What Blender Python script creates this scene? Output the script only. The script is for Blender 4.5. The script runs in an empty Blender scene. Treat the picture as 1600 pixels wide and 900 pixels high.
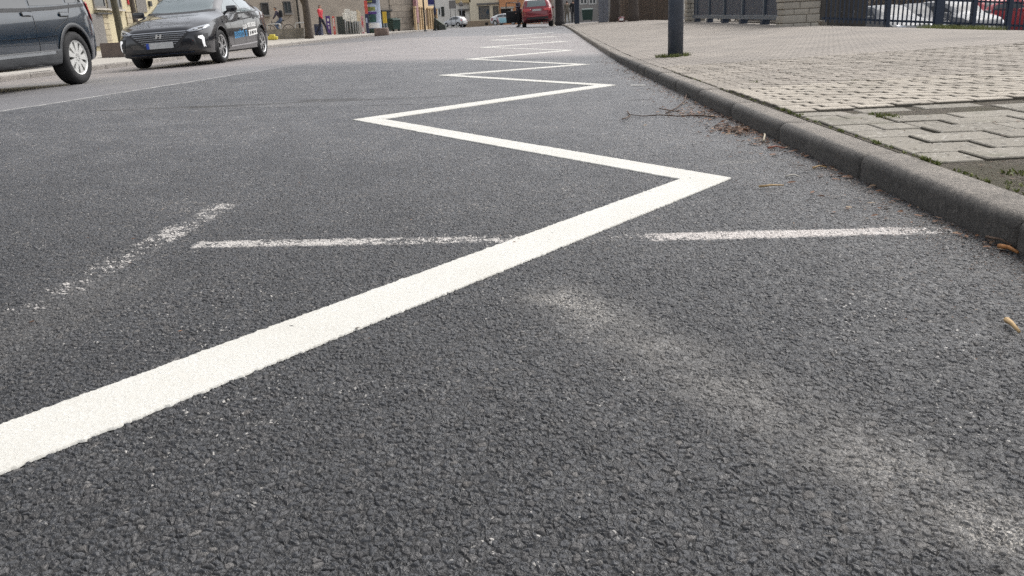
import bpy, bmesh, math, random
import numpy as np
from mathutils import Vector, Matrix
from mathutils.bvhtree import BVHTree
R_ = math.radians
random.seed(7); rng = np.random.default_rng(7)
SC = bpy.context.scene
COL = SC.collection

# ------------------------------------------------------------------ camera, sky, sun, exposure
F_PX, CAM_H, PITCH, ROLL, YAW = 1300.0, 0.58, 17.6417, 2.8472, -2.3482
_p, _r, _y = R_(PITCH), R_(ROLL), R_(YAW)
_F = np.array([math.sin(_y)*math.cos(_p), math.cos(_y)*math.cos(_p), -math.sin(_p)])
_R0 = np.array([math.cos(_y), -math.sin(_y), 0.0]); _U0 = np.cross(_R0, _F)
_R = math.cos(_r)*_R0 - math.sin(_r)*_U0
_U = math.cos(_r)*_U0 + math.sin(_r)*_R0
cd = bpy.data.cameras.new("camera"); cam = bpy.data.objects.new("camera", cd); COL.objects.link(cam)
cd.sensor_width = 36.0; cd.lens = F_PX/1600*36; cd.clip_start = 0.05; cd.clip_end = 2000
cam.matrix_world = Matrix([[_R[0], _U[0], -_F[0], 0], [_R[1], _U[1], -_F[1], 0], [_R[2], _U[2], -_F[2], CAM_H], [0, 0, 0, 1]])
SC.camera = cam
SC.render.resolution_x, SC.render.resolution_y = 1024, 576
W = bpy.data.worlds.new("World"); SC.world = W; W.use_nodes = True
SUN_EL, SUN_AZ = 52.0, 50.0          # azimuth clockwise from +Y (down the street)
nt = W.node_tree; nt.nodes.clear()
sky = nt.nodes.new("ShaderNodeTexSky"); sky.sky_type = 'NISHITA'; sky.sun_disc = False
sky.sun_elevation = R_(SUN_EL); sky.sun_rotation = R_(SUN_AZ); sky.air_density = 1.0; sky.dust_density = 4.0; sky.ozone_density = 1.0
hs = nt.nodes.new("ShaderNodeHueSaturation"); hs.inputs['Saturation'].default_value = 0.22
bg = nt.nodes.new("ShaderNodeBackground"); bg.inputs['Strength'].default_value = 0.15
wo = nt.nodes.new("ShaderNodeOutputWorld")
nt.links.new(sky.outputs[0], hs.inputs['Color']); nt.links.new(hs.outputs[0], bg.inputs['Color']); nt.links.new(bg.outputs[0], wo.inputs[0])
sd = bpy.data.lights.new("sun", 'SUN'); sd.energy = 0.75; sd.angle = R_(38); sd.color = (1.0, 0.965, 0.91)
so = bpy.data.objects.new("sun", sd); COL.objects.link(so)
_sv = Vector((math.sin(R_(SUN_AZ))*math.cos(R_(SUN_EL)), math.cos(R_(SUN_AZ))*math.cos(R_(SUN_EL)), math.sin(R_(SUN_EL))))
so.rotation_euler = _sv.to_track_quat('Z', 'Y').to_euler(); so.location = _sv*60
SC.view_settings.view_transform = 'Standard'; SC.view_settings.look = 'None'; SC.view_settings.gamma = 1
SC.view_settings.exposure = 0.86; SC.view_settings.use_curve_mapping = False
SC.render.engine = 'CYCLES'; SC.cycles.max_bounces = 6; SC.cycles.use_denoising = False
SC.cycles.use_adaptive_sampling = True; SC.cycles.adaptive_threshold = 0.02

# ------------------------------------------------------------------ terrain
KR = [(-8,1.19),(2,1.195),(4,1.17),(10,1.16),(13,1.19),(18,1.28),(24,1.36),(40,1.62),(60,1.9),(250,2)]
KL = [(-8,-9.9),(36,-9.9),(42,-9.5),(50,-8.8),(60,-7.8),(66,-7.6),(250,-7.6)]
def kr(y): return np.interp(y, [p[0] for p in KR], [p[1] for p in KR])
def kl(y): return np.interp(y, [p[0] for p in KL], [p[1] for p in KL])
def roadz(x, y):
    x = np.asarray(x, float); y = np.asarray(y, float)
    y = 50 - 3*np.log1p(np.exp((50-y)/3.0))                      # rise ends about fifty metres on
    y = np.where(y > -1e3, y, -1e3)
    z = np.where(x > -4.4, -.025*x, .11 + .025*(x+4.4))
    return z + .016*np.log1p(np.exp(np.clip((y-14)/2., -50, 50)))
def walkr(x, y):
    xr = kr(y); fall = .09*.3*np.log1p(np.exp(np.clip((np.asarray(x, float)-6.3)/.3, -50, 60)))
    return roadz(xr, y) + .088 + .02*(x-xr) - fall
def walkl(x, y):
    xl = kl(y); return roadz(xl, y) + .10 + .012*(xl-x)
def gz(x, y):
    return np.where(x > kr(y), walkr(x, y), np.where(x < kl(y), walkl(x, y), roadz(x, y)))
def ray(px, py):
    d = _R*(px-800)/F_PX - _U*(py-450)/F_PX + _F
    return d/d[1]
_ys = np.concatenate([np.linspace(.5, 20, 8000), np.linspace(20, 160, 9000)])
def hit(px, py):                     # where a sight line meets the ground
    d = ray(px, py); P = d[None]*_ys[:, None]; P[:, 2] += CAM_H
    k = int(np.argmax(P[:, 2] < gz(P[:, 0], P[:, 1])))
    return Vector(P[k])
def at(px, py, Y):                   # a point at street distance Y on a sight line
    d = ray(px, py)*Y; return Vector((d[0], d[1], d[2]+CAM_H))
def on(px, Y, row=40):               # a point on the ground below that sight line at distance Y
    p = at(px, row, Y); p.z = float(gz(p.x, Y)); return p

# ------------------------------------------------------------------ helpers
def tag(o, label=None, cat=None, group=None, kind=None):
    if label: o['label'] = label
    if cat: o['category'] = cat
    if group: o['group'] = group
    if kind: o['kind'] = kind
    return o
def empty(name, loc, rz=0, label=None, cat=None, group=None):
    o = bpy.data.objects.new(name, None); COL.objects.link(o); o.empty_display_size = .2
    o.location = loc; o.rotation_euler = (0, 0, rz)
    return tag(o, label, cat, group)
class MB:
    def __init__(s): s.v = []; s.f = []; s.sm = []
    def add(s, vs, fs, smooth=False):
        n = len(s.v); s.v += [tuple(v) for v in vs]; s.f += [tuple(i+n for i in f) for f in fs]; s.sm += [smooth]*len(fs); return s
    def box(s, x0, x1, y0, y1, z0, z1, M=None, tp=0):
        c = [(x0,y0,z0),(x1,y0,z0),(x1,y1,z0),(x0,y1,z0),(x0+tp,y0+tp,z1),(x1-tp,y0+tp,z1),(x1-tp,y1-tp,z1),(x0+tp,y1-tp,z1)]
        if M is not None: c = [M @ Vector(p) for p in c]
        return s.add(c, [(3,2,1,0),(4,5,6,7),(0,1,5,4),(1,2,6,5),(2,3,7,6),(3,0,4,7)])
    def bbox(s, x0, x1, y0, y1, z0, z1, b=.01, M=None):        # chamfered box
        bm = bmesh.new(); bmesh.ops.create_cube(bm, size=1)
        for v in bm.verts: v.co = Vector(((x0+x1)/2+v.co.x*(x1-x0), (y0+y1)/2+v.co.y*(y1-y0), (z0+z1)/2+v.co.z*(z1-z0)))
        bmesh.ops.bevel(bm, geom=bm.edges[:], offset=b, segments=2, affect='EDGES', profile=.6)
        bm.verts.index_update()
        vs = [(M @ v.co if M is not None else v.co.copy()) for v in bm.verts]; fs = [[v.index for v in f.verts] for f in bm.faces]
        bm.free(); return s.add(vs, fs)
    def tube(s, pts, rad, n=8, caps=True):
        pts = [Vector(p) for p in pts]; rad = rad if isinstance(rad, (list, tuple)) else [rad]*len(pts)
        vs = []; fs = []; up = None
        for i, p in enumerate(pts):
            d = (pts[min(i+1, len(pts)-1)] - pts[max(i-1, 0)]).normalized()
            if up is None: up = Vector((0,0,1)) if abs(d.z) < .9 else Vector((1,0,0))
            a = d.cross(up).normalized(); b = a.cross(d).normalized(); up = b
            vs += [p + (a*math.cos(2*math.pi*k/n) + b*math.sin(2*math.pi*k/n))*rad[i] for k in range(n)]
        for i in range(len(pts)-1):
            for k in range(n):
                fs.append((i*n+k, i*n+(k+1) % n, (i+1)*n+(k+1) % n, (i+1)*n+k))
        m = len(fs)
        if caps: fs += [tuple(range(n-1, -1, -1)), tuple((len(pts)-1)*n+k for k in range(n))]
        return s.add(vs, fs, True)
    def lathe(s, prof, M=None, n=24):                          # profile (r, z) about z
        vs = []; fs = []
        for r, z in prof:
            for k in range(n):
                p = Vector((r*math.cos(2*math.pi*k/n), r*math.sin(2*math.pi*k/n), z)); vs.append(M @ p if M is not None else p)
        for i in range(len(prof)-1):
            for k in range(n): fs.append((i*n+k, i*n+(k+1) % n, (i+1)*n+(k+1) % n, (i+1)*n+k))
        return s.add(vs, fs, True)
    def prism(s, poly, d0, d1, M=None):                        # polygon (a, b) extruded along third axis
        n = len(poly); vs = [Vector((a, b, d0)) for a, b in poly] + [Vector((a, b, d1)) for a, b in poly]
        if M is not None: vs = [M @ v for v in vs]
        return s.add(vs, [tuple(range(n-1, -1, -1)), tuple(range(n, 2*n))] + [(i, (i+1) % n, n+(i+1) % n, n+i) for i in range(n)])
    def build(s, name, mat, parent=None, loc=None):
        me = bpy.data.meshes.new(name); me.from_pydata([tuple(v) for v in s.v], [], s.f); me.update()
        me.polygons.foreach_set('use_smooth', s.sm)
        return link(name, me, mat, parent, loc)
def link(name, me, mat, parent=None, loc=None):
    if mat is not None and not me.materials: me.materials.append(mat)
    o = bpy.data.objects.new(name, me); COL.objects.link(o)
    if parent is not None: o.parent = parent
    if loc is not None: o.location = loc
    return o
def autosmooth(o, ang=35):
    bm = bmesh.new(); bm.from_mesh(o.data); bmesh.ops.recalc_face_normals(bm, faces=bm.faces[:])
    for f in bm.faces: f.smooth = True
    for e in bm.edges:
        if len(e.link_faces) == 2 and e.calc_face_angle(0) > R_(ang): e.smooth = False
    bm.to_mesh(o.data); bm.free(); return o
def copy_tree(o, parent=None):
    c = o.copy(); COL.objects.link(c)
    if parent is not None: c.parent = parent
    for ch in list(o.children): copy_tree(ch, c)
    return c
def grid(name, X, Y, Z, mat, kind=None):                       # 2-D arrays to a quad sheet
    r, c = X.shape; me = bpy.data.meshes.new(name)
    co = np.stack([X, Y, Z], -1).reshape(-1, 3).astype(np.float32)
    i = np.arange(r*c).reshape(r, c)
    q = np.stack([i[:-1,:-1], i[:-1,1:], i[1:,1:], i[1:,:-1]], -1).reshape(-1, 4)
    me.vertices.add(len(co)); me.vertices.foreach_set('co', co.ravel())
    me.loops.add(q.size); me.loops.foreach_set('vertex_index', q.ravel().astype(np.int32))
    me.polygons.add(len(q)); me.polygons.foreach_set('loop_start', np.arange(0, q.size, 4, dtype=np.int32)); me.polygons.foreach_set('loop_total', np.full(len(q), 4, np.int32))
    me.update(); me.validate(); me.polygons.foreach_set('use_smooth', np.ones(len(q), bool))
    o = link(name, me, mat)
    if kind: o['kind'] = kind
    return o

# ------------------------------------------------------------------ materials
class NT:
    def __init__(s, name):
        s.m = bpy.data.materials.new(name); s.m.use_nodes = True; s.t = s.m.node_tree; s.b = s.t.nodes['Principled BSDF']; s.o = s.t.nodes['Material Output']
        s._co = None
    def n(s, typ, **kw):
        nd = s.t.nodes.new(typ)
        for k, v in kw.items(): setattr(nd, k, v)
        return nd
    def set(s, sock, v):
        if isinstance(v, bpy.types.NodeSocket): s.t.links.new(v, sock)
        elif isinstance(v, (tuple, list)): sock.default_value = tuple(v) if len(v) == 4 or sock.type == 'VECTOR' else (*v, 1)
        else: sock.default_value = v
    @property
    def co(s):
        if s._co is None: s._co = s.n('ShaderNodeTexCoord').outputs['Object']
        return s._co
    def sep(s, v):
        nd = s.n('ShaderNodeSeparateXYZ'); s.set(nd.inputs[0], v); return nd.outputs
    def comb(s, x, y, z):
        nd = s.n('ShaderNodeCombineXYZ'); [s.set(nd.inputs[i], v) for i, v in enumerate((x, y, z))]; return nd.outputs[0]
    def math(s, op, a, b=0.0, c=0.0, clamp=False):
        nd = s.n('ShaderNodeMath', operation=op, use_clamp=clamp); s.set(nd.inputs[0], a); s.set(nd.inputs[1], b); s.set(nd.inputs[2], c); return nd.outputs[0]
    def mr(s, v, a, b, c=0.0, d=1.0, smooth=True):
        nd = s.n('ShaderNodeMapRange', interpolation_type='SMOOTHSTEP' if smooth else 'LINEAR')
        for i, x in enumerate((v, a, b, c, d)): s.set(nd.inputs[i], x)
        return nd.outputs[0]
    def noise(s, scale, detail=3, rough=.55, co=None, out='Fac', dist=0):
        nd = s.n('ShaderNodeTexNoise'); s.set(nd.inputs['Vector'], co or s.co); nd.inputs['Scale'].default_value = scale
        nd.inputs['Detail'].default_value = detail; nd.inputs['Roughness'].default_value = rough; nd.inputs['Distortion'].default_value = dist
        return nd.outputs[out]
    def vor(s, scale, feature='F1', co=None, rnd=1.0):
        nd = s.n('ShaderNodeTexVoronoi', feature=feature); s.set(nd.inputs['Vector'], co or s.co); nd.inputs['Scale'].default_value = scale
        nd.inputs['Randomness'].default_value = rnd; return nd.outputs
    def mix(s, fac, a, b, mode='MIX'):
        nd = s.n('ShaderNodeMix', data_type='RGBA', blend_type=mode); s.set(nd.inputs['Factor'], fac); s.set(nd.inputs[6], a); s.set(nd.inputs[7], b); return nd.outputs[2]
    def ramp(s, fac, stops):
        nd = s.n('ShaderNodeValToRGB'); s.set(nd.inputs[0], fac); e = nd.color_ramp.elements
        while len(e) < len(stops): e.new(.5)
        for k, (p, c) in enumerate(stops): e[k].position = p; e[k].color = (*c, 1) if len(c) == 3 else c
        return nd.outputs[0]
    def bump(s, h, dist=.005, strength=1.0):
        nd = s.n('ShaderNodeBump'); nd.inputs['Distance'].default_value = dist; s.set(nd.inputs['Strength'], strength); s.set(nd.inputs['Height'], h)
        s.t.links.new(nd.outputs[0], s.b.inputs['Normal']); return nd
    def disp(s, h, scale, mid=1.0):
        nd = s.n('ShaderNodeDisplacement'); s.set(nd.inputs['Height'], h); nd.inputs['Midlevel'].default_value = mid; nd.inputs['Scale'].default_value = scale
        s.t.links.new(nd.outputs[0], s.o.inputs['Displacement']); s.m.displacement_method = 'BOTH'
    def base(s, c): s.set(s.b.inputs['Base Color'], c); return s
    def p(s, **kw):
        for k, v in kw.items(): s.set(s.b.inputs[k.replace('_', ' ')], v)
        return s
def simple(name, col, rough=.6, metal=0, var=.12, scale=8.0, bump=0.0, coat=0, dirt=None, bscale=40, spec=.5):
    t = NT(name); n = t.noise(scale, 5, .6)
    c = t.mix(1.0, t.ramp(n, [(.3, tuple(max(0, 1-var) for _ in range(3))), (.7, tuple(1+var for _ in range(3)))]), col, 'MULTIPLY')
    if dirt: c = t.mix(t.mr(t.noise(scale*.35, 6, .65), .48, .68, 0, dirt[1]), c, dirt[0])
    t.base(c).p(Roughness=rough, Metallic=metal, Coat_Weight=coat)
    t.b.inputs['Specular IOR Level'].default_value = spec
    if bump: t.bump(t.noise(bscale, 5, .65), bump)
    return t.m

def seg_mask(t, x, y, a, b, w, soft=.02, jit=0):
    """1 inside a strip of half width w round the segment a-b (world metres)"""
    dx, dy = b[0]-a[0], b[1]-a[1]; L = math.hypot(dx, dy); dx /= L; dy /= L
    u = t.math('ADD', t.math('MULTIPLY', t.math('SUBTRACT', x, a[0]), dx), t.math('MULTIPLY', t.math('SUBTRACT', y, a[1]), dy))
    v = t.math('ADD', t.math('MULTIPLY', t.math('SUBTRACT', x, a[0]), -dy), t.math('MULTIPLY', t.math('SUBTRACT', y, a[1]), dx))
    if jit: v = t.math('ADD', v, t.math('MULTIPLY', t.math('SUBTRACT', t.noise(9, 4, .7), .5), jit))
    m = t.mr(t.math('ABSOLUTE', v), w+soft, w-soft)
    m = t.math('MULTIPLY', m, t.mr(u, -soft, soft)); m = t.math('MULTIPLY', m, t.mr(u, L+soft, L-soft))
    return m, t.math('DIVIDE', u, L)
def stones(t):
    w = t.n('ShaderNodeVectorMath', operation='ADD'); nn = t.noise(60, 2, .5, out='Color')
    sc = t.n('ShaderNodeVectorMath', operation='SCALE'); t.set(sc.inputs[0], nn); sc.inputs['Scale'].default_value = .008
    t.set(w.inputs[0], t.co); t.set(w.inputs[1], sc.outputs[0]); co = w.outputs[0]
    sx = t.sep(co); co = t.comb(sx[0], sx[1], 0.0)
    S = 92
    vo = t.vor(S, 'F1', co); rnd = t.sep(vo['Color']); pos = t.sep(vo['Position']); cs = t.sep(co); edge = t.vor(S, 'DISTANCE_TO_EDGE', co)['Distance']
    st = t.mr(edge, .0, .26)
    tx = t.math('MULTIPLY', t.math('MULTIPLY', t.math('SUBTRACT', cs[0], pos[0]), S*1.15), t.math('SUBTRACT', rnd[1], .5))
    ty = t.math('MULTIPLY', t.math('MULTIPLY', t.math('SUBTRACT', cs[1], pos[1]), S*1.15), t.math('SUBTRACT', rnd[2], .5))
    rnd2 = t.sep(t.vor(S*2.3, 'F1', co)['Color']); edge2 = t.vor(S*2.3, 'DISTANCE_TO_EDGE', co)['Distance']
    h = t.math('MULTIPLY', st, t.math('MULTIPLY_ADD', rnd[0], .85, .25))
    h = t.math('ADD', h, t.math('ADD', tx, ty))
    h = t.math('ADD', h, t.math('MULTIPLY', t.mr(edge2, .0, .25), .22))
    h = t.math('ADD', h, t.math('MULTIPLY', t.noise(260, 3, .6), .22))
    h = t.math('ADD', t.math('MULTIPLY', h, .62), t.math('MULTIPLY', t.noise(9, 3, .5), .18))
    return h, st, rnd, rnd2, edge2
def asphalt():
    t = NT('asphalt'); P = t.sep(t.co); x, y = P[0], P[1]
    h, st, rnd, rnd2, edge2 = stones(t)
    col = t.ramp(rnd[1], [(0, (.013,.015,.019)), (.3, (.030,.033,.039)), (.65, (.056,.059,.065)), (.88, (.095,.097,.101)), (1, (.165,.156,.146))])
    col = t.mix(t.math('MULTIPLY', t.mr(rnd[2], .72, 1), .35), col, (.078,.066,.054))
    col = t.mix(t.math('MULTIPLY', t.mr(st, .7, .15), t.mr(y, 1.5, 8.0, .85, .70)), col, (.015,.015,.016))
    col = t.mix(1.0, col, t.comb(*[t.mr(y, .9, 5.5, .62, 1.72)]*3), 'MULTIPLY')   # grazing-angle brightening painted into the colour: darker near, lighter further off
    n1 = t.noise(1.3, 4, .6); n2 = t.noise(5, 4, .6)
    col = t.mix(1.0, col, t.ramp(n1, [(.3, (.68,.70,.74)), (.7, (1.30,1.28,1.25))]), 'MULTIPLY')
    col = t.mix(1.0, col, t.ramp(n2, [(.3, (.76,.76,.78)), (.7, (1.24,1.23,1.22))]), 'MULTIPLY')
    # pale chips broken out of the surface
    chip = t.math('MULTIPLY', t.mr(rnd2[0], .966, .975), t.mr(edge2, .06, .2)); chip = t.math('MULTIPLY', chip, t.mr(t.noise(2.1, 2), .40, .62))
    col = t.mix(t.math('MULTIPLY', chip, .8), col, (.42,.40,.37))
    # grey dust: gutter, worn track of the old line
    dust = t.math('MULTIPLY', t.mr(x, .55, 1.25), t.mr(t.noise(3.2, 4), .30, .62, .03, .28))
    m3, u3 = seg_mask(t, x, y, (.0,1.82), (.60,.74), .085, .085, .12)
    m3 = t.math('MULTIPLY', m3, t.mr(t.noise(7, 4, .6), .30, .55, .15, 1.0))
    dust = t.math('MAXIMUM', dust, t.math('MULTIPLY', m3, .85))
    m3b, _ = seg_mask(t, x, y, (-1.02,1.98), (-1.15,1.1), .10, .08); dust = t.math('MAXIMUM', dust, t.math('MULTIPLY', m3b, .3))
    sm, _ = seg_mask(t, x, y, (.74,3.53), (.93,3.55), .035, .03); dust = t.math('MAXIMUM', dust, t.math('MULTIPLY', sm, .9))
    col = t.mix(t.math('MULTIPLY', dust, .60), col, (.132,.125,.115))
    # remains of old white lines: paint left on the tops of some stones
    def worn(col, a, b, w, fade, tint=(.54,.51,.475), amt=.74):
        m, u = seg_mask(t, x, y, a, b, w, .010, .05)
        keep = t.math('ADD', t.noise(34, 4, .7), t.math('MULTIPLY', t.math('SUBTRACT', h, .35), .30))
        keep = t.math('ADD', keep, t.math('MULTIPLY', t.noise(6, 3, .6), .55))
        thr = fade(u)
        k = t.mr(t.math('SUBTRACT', keep, thr), 0, .05)
        k2 = t.mr(t.math('SUBTRACT', keep, thr), -.16, .02)
        col = t.mix(t.math('MULTIPLY', t.math('MULTIPLY', m, k2), .45), col, (.20,.19,.18))
        return t.mix(t.math('MULTIPLY', t.math('MULTIPLY', m, k), amt), col, tint)
    col = worn(col, (-.99,2.275), (-.02,2.285), .036, lambda u: t.mr(u, .1, 1.0, .70, .86))
    col = worn(col, (-.04,2.285), (.30,2.284), .034, lambda u: .93)
    col = worn(col, (.27,2.283), (1.15,2.314), .040, lambda u: t.mr(t.math('ABSOLUTE', t.math('SUBTRACT', u, .42)), 0, .6, .56, .82), (.56,.515,.48))
    col = worn(col, (-1.10,2.84), (-1.15,1.68), .045, lambda u: t.mr(u, 0, 1, .84, .96))
    mg, ug = seg_mask(t, x, y, (.02,1.80), (.60,.74), .05, .05, .10)
    gr = t.math('MULTIPLY', t.mr(t.noise(230, 3, .7), .50, .62), t.mr(t.math('ABSOLUTE', t.math('SUBTRACT', ug, .5)), .12, .42, .25, 1))
    gr = t.math('MULTIPLY', t.math('MULTIPLY', mg, gr), t.mr(t.noise(9, 4, .6), .38, .58))
    col = t.mix(t.math('MULTIPLY', gr, .9), col, (.46,.43,.385))
    # older, lighter surfacing: far lane and the reddish strip further on
    edge = t.math('ADD', x, t.math('MULTIPLY', t.math('SUBTRACT', y, 6.65), -.058))
    wob = t.math('MULTIPLY', t.math('SUBTRACT', t.noise(4, 3), .5), .05)
    left = t.mr(t.math('ADD', edge, wob), -4.27, -4.31)
    fy = t.math('ADD', y, t.math('ADD', t.math('MULTIPLY', x, -.19), t.math('MULTIPLY', t.math('SUBTRACT', t.noise(2.2, 3), .5), .5)))
    far = t.mr(fy, 13.6, 16.2)
    pink = t.math('MULTIPLY', far, t.mr(fy, 33.2, 31.5))
    fine = t.noise(70, 4, .7)
    oldc = t.ramp(fine, [(.3, (.090,.088,.092)), (.7, (.150,.146,.150))])
    oldc = t.mix(1.0, oldc, t.ramp(t.noise(.9, 4, .6), [(.3, (.86,.86,.86)), (.7, (1.12,1.11,1.1))]), 'MULTIPLY')
    pinkc = t.ramp(fine, [(.3, (.160,.146,.142)), (.7, (.218,.199,.194))])
    pinkc = t.mix(1.0, pinkc, t.ramp(t.noise(.9, 4, .6), [(.3, (.86,.86,.86)), (.7, (1.12,1.11,1.1))]), 'MULTIPLY')
    old = t.math('MAXIMUM', left, far)
    col = t.mix(old, col, oldc); col = t.mix(pink, col, pinkc)
    # joint beside the seam: worn thin pale line and black bitumen cracks
    jm = t.mr(t.math('ABSOLUTE', t.math('ADD', t.math('ADD', edge, wob), 4.275)), .022, .012)
    jm = t.math('MULTIPLY', jm, t.mr(y, 16, 9)); col = t.mix(t.math('MULTIPLY', jm, t.mr(t.noise(6, 4), .3, .6, .3, .9)), col, (.42,.41,.39))
    for a, b, w in [((-1.98,7.02),(-1.52,7.10),.10), ((-2.75,6.62),(-2.34,6.66),.08), ((-3.4,6.5),(-.6,7.25),.03), ((-.35,13.9),(.42,13.7),.09), ((-1.9,6.9),(1.0,7.3),.008)]:
        m, _ = seg_mask(t, x, y, a, b, w, w*.6); col = t.mix(t.math('MULTIPLY', m, t.mr(t.noise(9, 3), .30, .5, .25, 1.0)), col, (.012,.011,.011))
    t.base(col); t.b.inputs['Specular IOR Level'].default_value = .6
    t.set(t.b.inputs['Roughness'], t.mr(rnd[1], 0, 1, .48, .72))
    hh = t.mix(old, h, t.math('MULTIPLY_ADD', fine, .25, .5))
    fade = t.mr(y, 5.0, 14.0, 1.0, .55)
    hh = t.math('ADD', 1.0, t.math('MULTIPLY', t.math('SUBTRACT', hh, 1.0), fade))
    t.disp(hh, .0062, 1.0)
    return t.m
M_ASPH = asphalt()

# ------------------------------------------------------------------ ground, roads
yy = np.concatenate([np.linspace(-8, .35, 24), np.linspace(.4, .72, 20), np.exp(np.arange(math.log(.74), math.log(6.5), .0021)), ])
u = np.linspace(-1, 1, 900)
def dense_rows(ys):
    X = []
    for y in ys:
        e = .82*max(y, .7); r = min(e, 1.24)
        X.append(np.concatenate([np.linspace(-10.2, -e, 24)[:-1], -e + (r+e)*(u+1)/2, np.linspace(r, 1.33, 5)[1:]]))
    return np.array(X)
X = dense_rows(yy); Y = np.repeat(yy[:, None], X.shape[1], 1)
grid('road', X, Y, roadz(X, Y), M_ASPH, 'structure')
y2 = np.concatenate([[yy[-1]], np.linspace(6.6, 40, 240), np.linspace(40.4, 75, 90)])
tt = np.linspace(0, 1, 90)
X2 = np.array([(kl(y)-.3) + (kr(y)+.3-kl(y)+.3-.3)*tt for y in y2]); Y2 = np.repeat(y2[:, None], 90, 1)
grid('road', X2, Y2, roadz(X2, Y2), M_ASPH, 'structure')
M_EARTH = simple('earth', (.10,.085,.065), .95, var=.3, scale=3, bump=.02, bscale=12)
yg = np.concatenate([np.linspace(-60, 20, 30), np.linspace(22, 80, 40), np.linspace(85, 700, 20)]); xg = np.concatenate([np.linspace(-500, -30, 12), np.linspace(-28, 20, 60), np.linspace(24, 500, 12)])
XG, YG = np.meshgrid(xg, yg); ZG = np.minimum(gz(XG, np.minimum(YG, 79)), roadz(np.clip(XG, kl(YG), kr(YG)), np.minimum(YG, 79))) - .06
ZG = np.where((XG > 6.0), np.minimum(ZG, -1.25), ZG)
grid('ground', XG, YG, ZG, M_EARTH, 'structure')
# square at the end of the street
M_SQ = simple('old_asphalt', (.155,.148,.150), .85, var=.12, scale=1.2)
xs = np.linspace(-60, 40, 60); ys_ = np.linspace(66, 135, 60); XS, YS = np.meshgrid(xs, ys_)
grid('square', XS, YS, roadz(np.clip(XS, -9, 2), YS)*0 + roadz(np.clip(XS, -9, 2), np.full_like(XS, 80)) + .012 - np.clip((76-YS)/10, 0, 1)*.03, M_SQ, 'structure')

# ------------------------------------------------------------------ kerbs
def concrete(name, c, side_dark=None):
    t = NT(name); n = t.noise(4, 6, .65); f = t.noise(220, 4, .7); P = t.sep(t.co)
    col = t.mix(1.0, t.ramp(n, [(.3, (.80,.80,.80)), (.7, (1.2,1.2,1.2))]), c, 'MULTIPLY')
    col = t.mix(1.0, col, t.ramp(f, [(.32, (.55,.55,.55)), (.68, (1.42,1.42,1.42))]), 'MULTIPLY')
    if side_dark:                                               # colour darkens towards the street face along a mottled edge
        xr = t.math('ADD', P[0], t.math('MULTIPLY', t.math('SUBTRACT', t.noise(22, 5, .7), .5), .045))
        col = t.mix(t.math('MULTIPLY', t.mr(xr, side_dark[0], side_dark[1]), .86), col, t.mix(n, (.040,.039,.039), (.095,.090,.084)))
    col = t.mix(1.0, col, t.ramp(t.noise(55, 5, .75), [(.34, (.55,.55,.55)), (.66, (1.35,1.34,1.32))]), 'MULTIPLY')
    spk = t.sep(t.vor(160)['Color']); col = t.mix(t.math('MULTIPLY', t.mr(spk[0], .94, .97), .12), col, (.34,.32,.29))
    t.base(col).p(Roughness=.9); t.bump(t.math('ADD', f, t.math('MULTIPLY', t.noise(30, 5, .75), 1.2)), .006, 1.0)
    return t.m
M_KERB = concrete('kerb_concrete', (.196,.177,.156), (1.226, 1.192))
M_KERB2 = concrete('kerb_granite', (.27,.25,.23))
def kerb(name, xf, zf, y0, y1, L, w, up, rad, mat, side=1, gap=.006):
    mb = MB(); y = y0; k = 0
    while y < y1:
        ye = y + L*(1 if k % 13 != 9 else .55) - gap; ny = max(2, int((ye-y)/.12))
        prof = [(0, -.12), (0, up-rad)] + [(rad-rad*math.cos(a), up-rad+rad*math.sin(a)) for a in np.linspace(.2, math.pi/2, 6)] + [(w-.008, up), (w, up-.008), (w, -.12)]
        jz = random.uniform(-.004, .004); jx = random.uniform(-.005, .005); vs = []; fs = []; n = len(prof)
        yl = [y, y+.009] + list(np.linspace(y, ye, ny)[1:-1]) + [ye-.009, ye]
        for i, yv in enumerate(yl):
            s = .008 if i in (0, len(yl)-1) else 0
            for a, b in prof: vs.append((xf(yv)+side*(a+(s if a < .01 else 0))+jx, yv, zf(yv)+b+jz-(s if b > 0 else 0)))
        for i in range(len(yl)-1):
            for j in range(n-1): fs.append((i*n+j, i*n+j+1, (i+1)*n+j+1, (i+1)*n+j)[::side])
        fs += [tuple(range(n))[::-side], tuple((len(yl)-1)*n+j for j in range(n))[::side]]
        mb.add(vs, fs, True); y = ye+gap; k += 1
    o = mb.build(name, mat); autosmooth(o, 50); o['kind'] = 'structure'; return o
kerb('kerb', lambda y: float(kr(y)), lambda y: float(roadz(kr(y), y)), .02, 62, 1.03, .152, .088, .034, M_KERB, 1, .015)
kerb('kerb', lambda y: float(kl(y)), lambda y: float(roadz(kl(y), y)), 4, 66, 1.0, .16, .10, .02, M_KERB2, -1)
M_JOINT = simple('joint_soil', (.022,.020,.018), 1.0)
mb = MB(); mb.v = []
for yv in np.arange(0, 62, 1.0):                               # dirt bed seen in the joints between the stones
    a, b = float(kr(yv)), float(kr(yv+1)); za, zb = float(roadz(a, yv)), float(roadz(b, yv+1))
    mb.add([(a+.012,yv,za-.05),(b+.012,yv+1,zb-.05),(b+.012,yv+1,zb+.07),(a+.012,yv,za+.07),(a+.148,yv,za+.076),(b+.148,yv+1,zb+.076)], [(0,3,2,1),(3,4,5,2)])
mb.build('kerb_bed', M_JOINT)['kind'] = 'structure'

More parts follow.
